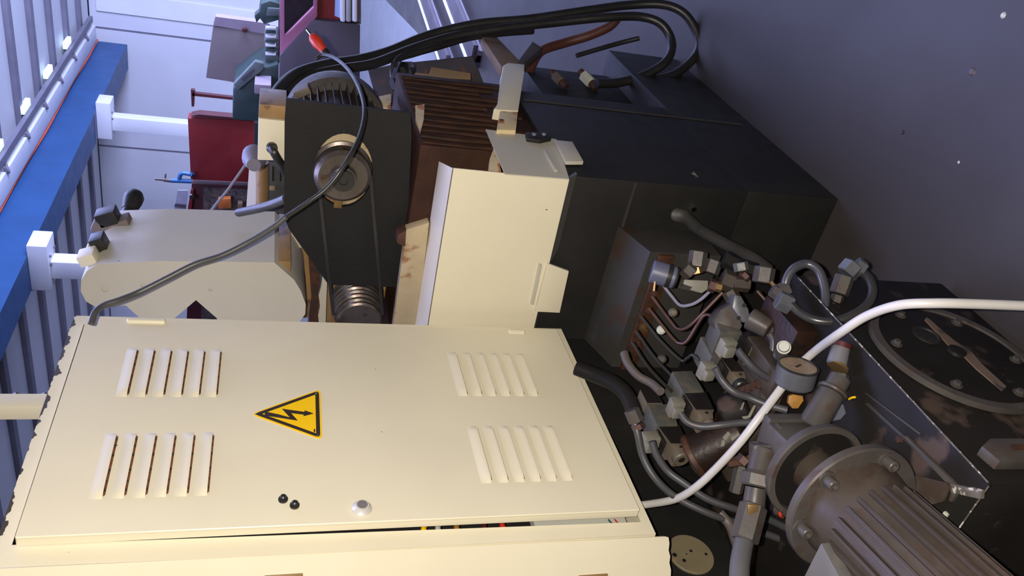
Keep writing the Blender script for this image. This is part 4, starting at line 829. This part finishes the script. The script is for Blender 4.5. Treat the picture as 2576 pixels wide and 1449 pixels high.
# ================================================================== BACKGROUND MACHINES
def bgbox(name, pts, Y, dy, m_, lab, cat, foot=None, extra=None):
    b = BM(); pp(b, pts, 1, Y, dy, 0, .008)
    P3 = plist(pts, 1, Y); x0, x1 = min(p.x for p in P3), max(p.x for p in P3); zb = min(p.z for p in P3)
    t = thing(name, ((x0+x1)/2, Y+dy/2, 0), lab, cat); bo = obj('body', b, m_, t)
    if foot is not None and zb > .02:
        b = BM(); box(b, (x0+.05, x1-.05), (Y+.03, Y+dy-.03), (0, zb+.01), .01); obj('stand', b, foot, t)
    return t
t = bgbox('tool_cabinet', [(472, 296), (600, 303), (700, 310), (700, 462), (480, 452)], 7.0, .12, dkred, 'dark red painted cabinet against the white wall', 'cabinet', dkred2)
b = BM(); pp(b, [(480, 292), (640, 304), (640, 300), (500, 288)], 1, 6.98, .1); obj('top_edge', b, dkred2, t)
t = bgbox('shelf_unit', [(482, 462), (700, 470), (700, 900), (466, 900)], 7.05, .45, dkred2, 'maroon open shelf unit beside the dark red cabinet, holding clutter', 'shelf')
b = BM(); pp(b, [(512, 472), (640, 478), (636, 900), (505, 900)], 1, 7.03, .02); obj('shelf_back', b, clutter, t)
b = BM(); pp(b, [(480, 478), (487, 478), (480, 540), (470, 540)], 1, 7.02, .03); obj('frame_edge', b, dkred, t)
b = BM(); p = PY(483, 492, 7.0); cyl(b, p, p-EY*.03, .02, seg=12); obj('handle', b, chrome, t)
b = BM(); pp(b, [(548, 502), (580, 500), (582, 524), (550, 526)], 1, 6.95, .06, 0, .004); obj('carton', b, orangebox, label='small orange carton on the maroon shelf', cat='carton')
b = BM(); pp(b, [(598, 512), (610, 512), (610, 530), (598, 530)], 1, 6.95, .06, 0, .004); obj('carton', b, wood, label='small brown carton beside the orange one', cat='carton')
t = thing('wall_notice', PY(455, 500, 15.9), 'small pale notice sheet on the wall beside the maroon shelf', 'notice')
b = BM(); pp(b, [(447, 479), (474, 479), (466, 545), (436, 545)], 1, 7.4, .01); obj('sheet', b, mat('notice_grey', (.30, .30, .36), .6), t)
b = BM(); pp(b, [(441, 512), (468, 515), (466, 524), (438, 520)], 1, 7.395, .004); obj('band', b, darkpanel, t)
t = thing('air_line_tap', PY(440, 450, 6.9), 'blue air line tap with brass tip beside the dark red cabinet', 'tap')
b = BM(); tube(b, [PY(478, 438, 6.9), PY(458, 436, 6.9), PY(452, 445, 6.9), PY(450, 456, 6.9)], .018, 10); cyl(b, PY(482, 456, 6.9), PY(430, 454, 6.9), .020); cyl(b, PY(477, 438, 6.9), PY(486, 440, 7.02), .020); obj('pipe', b, bluetap, t)
b = BM(); cyl(b, PY(430, 454, 6.9), PY(412, 452, 6.9), .018); cyl(b, PY(412, 452, 6.9), PY(390, 450, 6.9), .012); cyl(b, PY(415, 450, 6.9), PY(417, 437, 6.9), .007); obj('valve', b, valvetan, t)
# green lathe
t = thing('green_lathe', PY(640, 230, 6.1), 'dark green lathe headstock with paler slanted guard behind the junction box', 'lathe')
LY = 6.1
b = BM(); pp(b, [(586, 222), (650, 175), (700, 160), (705, 310), (584, 302)], 1, LY, .5, 0, .02); hs = obj('headstock', b, green, t)
b = BM(); pp(b, [(588, 212), (642, 155), (664, 160), (662, 175), (598, 228)], 1, LY-.03, .06, 0, .006); obj('slanted_guard', b, green2, t, label='paler green slanted guard')
b = BM(); pp(b, [(606, 198), (636, 174), (640, 178), (612, 204)], 1, LY-.035, .01); obj('guard_slot', b, darkpanel, t)
b = BM(); pp(b, [(664, 100), (700, 96), (705, 175), (668, 165)], 1, LY+.1, .3, 0, .01); obj('carriage', b, green2, t)
b = BM(); pp(b, [(656, 10), (680, 2), (704, 10), (704, 50), (665, 62), (650, 42)], 1, LY+.1, .3, 0, .01); obj('tailstock', b, green, t)
b = BM(); pp(b, [(674, 20), (704, 22), (704, 40), (670, 40)], 1, LY+.08, .03, 0, .004); obj('pale_band', b, green2, t)
for i in range(7):
    y_ = 68+i*11; b = BM(); pp(b, [(668, y_), (694, y_+1), (694, y_+6), (668, y_+5)], 1, LY+.06, .04, 0, .002); obj('gear_rib', b, whitesteel if i % 2 == 0 else green, t)
b = BM(); pp(b, [(640, 40), (652, 30), (656, 44), (645, 58)], 1, LY+.1, .1, 0, .004); obj('hand_wheel', b, green, t)
b = BM(); pp(b, [(640, 212), (682, 215), (682, 238), (640, 236)], 1, LY-.2, .2, 0, .006); obj('pale_block', b, mat('pale_pinkish', (.25, .20, .24)), t)
b = BM(); pp(b, [(700, 0), (705, -40), (760, -40), (760, 700), (640, 700), (640, 310), (700, 310)], 1, LY+.2, .25); obj('bed', b, green, t)
SY = LY+.50
b = BM(); pp(b, [(536, 66), (690, 86), (700, 235), (582, 206), (518, 196)], 1, SY, .06, 0, .006); obj('panel_box', b, boxgrey, t, label='grey-brown flat panel box behind the lathe')  # separate background box with no support of its own, attached to the lathe
b = BM(); pp(b, [(542, 42), (680, 60), (672, 86), (536, 64)], 1, SY-.005, .09); obj('pale_top', b, mat('pale_pinkish', (.25, .20, .24), .6), t)
for x, y in ((615, 75), (612, 165)):
    b = BM(); p = PY(x, y, SY-.01); lathe(b, p, -EY, [(0, .022), (.02, .015)], 8); obj('knob', b, dkred2, t)
# notice rod frame on wall
t = thing('wall_bracket', PY(530, 240, 9.0), 'dark red-brown bracket frame on the wall left of the green lathe', 'bracket')
b = BM(); pp(b, [(484, 234), (590, 246), (590, 252), (484, 241)], 1, 9.0, .06); pp(b, [(480, 226), (490, 228), (488, 268), (482, 268)], 1, 9.0, .06); obj('frame', b, dkred2, t)
# pink framed machine
PYY = 5.0
t = thing('pink_framed_machine', PY(780, 80, PYY), 'machine with faded pink frame, dark opening and dark grey side panel', 'machine')
b = BM(); pp(b, [(706, -60), (880, -60), (862, 56), (800, 56), (705, 150), (700, 140)], 1, PYY+.3, .4); obj('opening', b, label_blk, t)
b = BM(); pp(b, [(704, -60), (716, -60), (714, 96), (790, 20), (790, -60), (798, -60), (798, 40), (792, 48), (704, 140)], 1, PYY, .05, 0, .003); obj('frame', b, pink, t, label='faded pink frame')
b = BM(); pp(b, [(800, -60), (862, -60), (852, 60), (792, 55), (798, 40)], 1, PYY+.03, .1); obj('red_side', b, dkred, t)
b = BM(); pp(b, [(704, 140), (790, 50), (906, 62), (905, 130), (905, 250), (700, 260)], 1, PYY-.02, .12, 0, .005); obj('lower_panel', b, darkpanel, t)
b = BM(); pp(b, [(845, -60), (862, -60), (855, 45), (842, 40)], 1, PYY+.02, .03); obj('blue_strip', b, wallblue, t)
b = BM(); pp(b, [(700, 200), (905, 200), (905, 520), (700, 520)], 1, PYY, .3); obj('stand', b, darkpanel, t)
t = thing('ribbed_duct', PY(885, 20, PYY+.1), 'pale ribbed vertical duct beside the pink framed machine', 'duct')
for i, x in enumerate((862, 876, 892)):
    b = BM(); pp(b, [(x-6, -60), (x+7, -60), (x+7, 57), (x-6, 55)], 1, PYY-.02, .05, 0, .012); obj('rib', b, whitesteel if i != 1 else mat('pale_grey', (.4, .4, .42), .5), t)
b = BM(); pp(b, [(858, -60), (908, -60), (908, 60), (858, 54)], 1, PYY+.04, .04); obj('backing', b, greysteel, t)
# dark trolley rails over the pale floor
for (pts, w_, lb) in (([(1072, -20), (1120, 110), (1140, 170)], .14, 'dark rail lying on the floor under the hoses, nearer the pink framed machine'), ([(1140, -20), (1180, 70), (1210, 150)], .14, 'dark rail lying on the floor under the hoses, farther from the pink framed machine')):
    P3 = [PZ(x, y, .0) for x, y in pts]; b = BM(); d = (P3[-1]-P3[0]); L_ = d.length; d.normalize(); s = d.cross(EZ)
    t = thing('floor_rail', (P3[0]+P3[-1])/2, lb, 'rail')
    obox(b, (P3[0]+P3[-1])/2+EZ*.06, [d, s, EZ], (L_/2, .11, .02), .004); obj('flange', b, darkpanel, t)
    b = BM(); obox(b, (P3[0]+P3[-1])/2+EZ*.03+s*.05, [d, s, EZ], (L_/2, .02, .03)); obox(b, (P3[0]+P3[-1])/2+EZ*.03-s*.05, [d, s, EZ], (L_/2, .02, .03)); obj('web', b, greysteel, t)
    b = BM(); obox(b, (P3[0]+P3[-1])/2+EZ*.085+s*.06, [d, s, EZ], (L_/2, .014, .006)); obj('bright_edge', b, whitesteel, t)
# scraps on the concrete
for i, (x, y, r, m_) in enumerate([(2522, 38, .008, capwhite), (2270, 333, .006, label_blk), (2410, 408, .004, capwhite), (2445, 180, .012, darkpanel), (1978, 580, .003, capwhite)]):
    p = PZ(x, y, .002); b = BM(); lathe(b, p-EZ*.002, EZ, [(0, r), (r*.4, r*.6)], 7)
    obj('debris_scrap', b, m_, label=['small pale chip on the floor at the far right edge', 'small dark chip on the floor near the black base', 'tiny pale chip on the floor over the black tank', 'dark scuffed lump on the floor, right part', 'tiny pale chip right by the base corner'][i], cat='debris')
p = PX(1752, 440, MX+.001); b = BM()
for i in range(9):
    a = math.radians(i*22-90); L_ = .012+.006*(i % 3); cyl(b, p, p+V((.0, math.sin(a)*L_*.9, -math.cos(a)*.0+abs(math.cos(a))*L_*.6)), .0008, seg=5)
obj('paint_splash', b, plug, label='small white star-shaped splash on the black machine side', cat='splash')
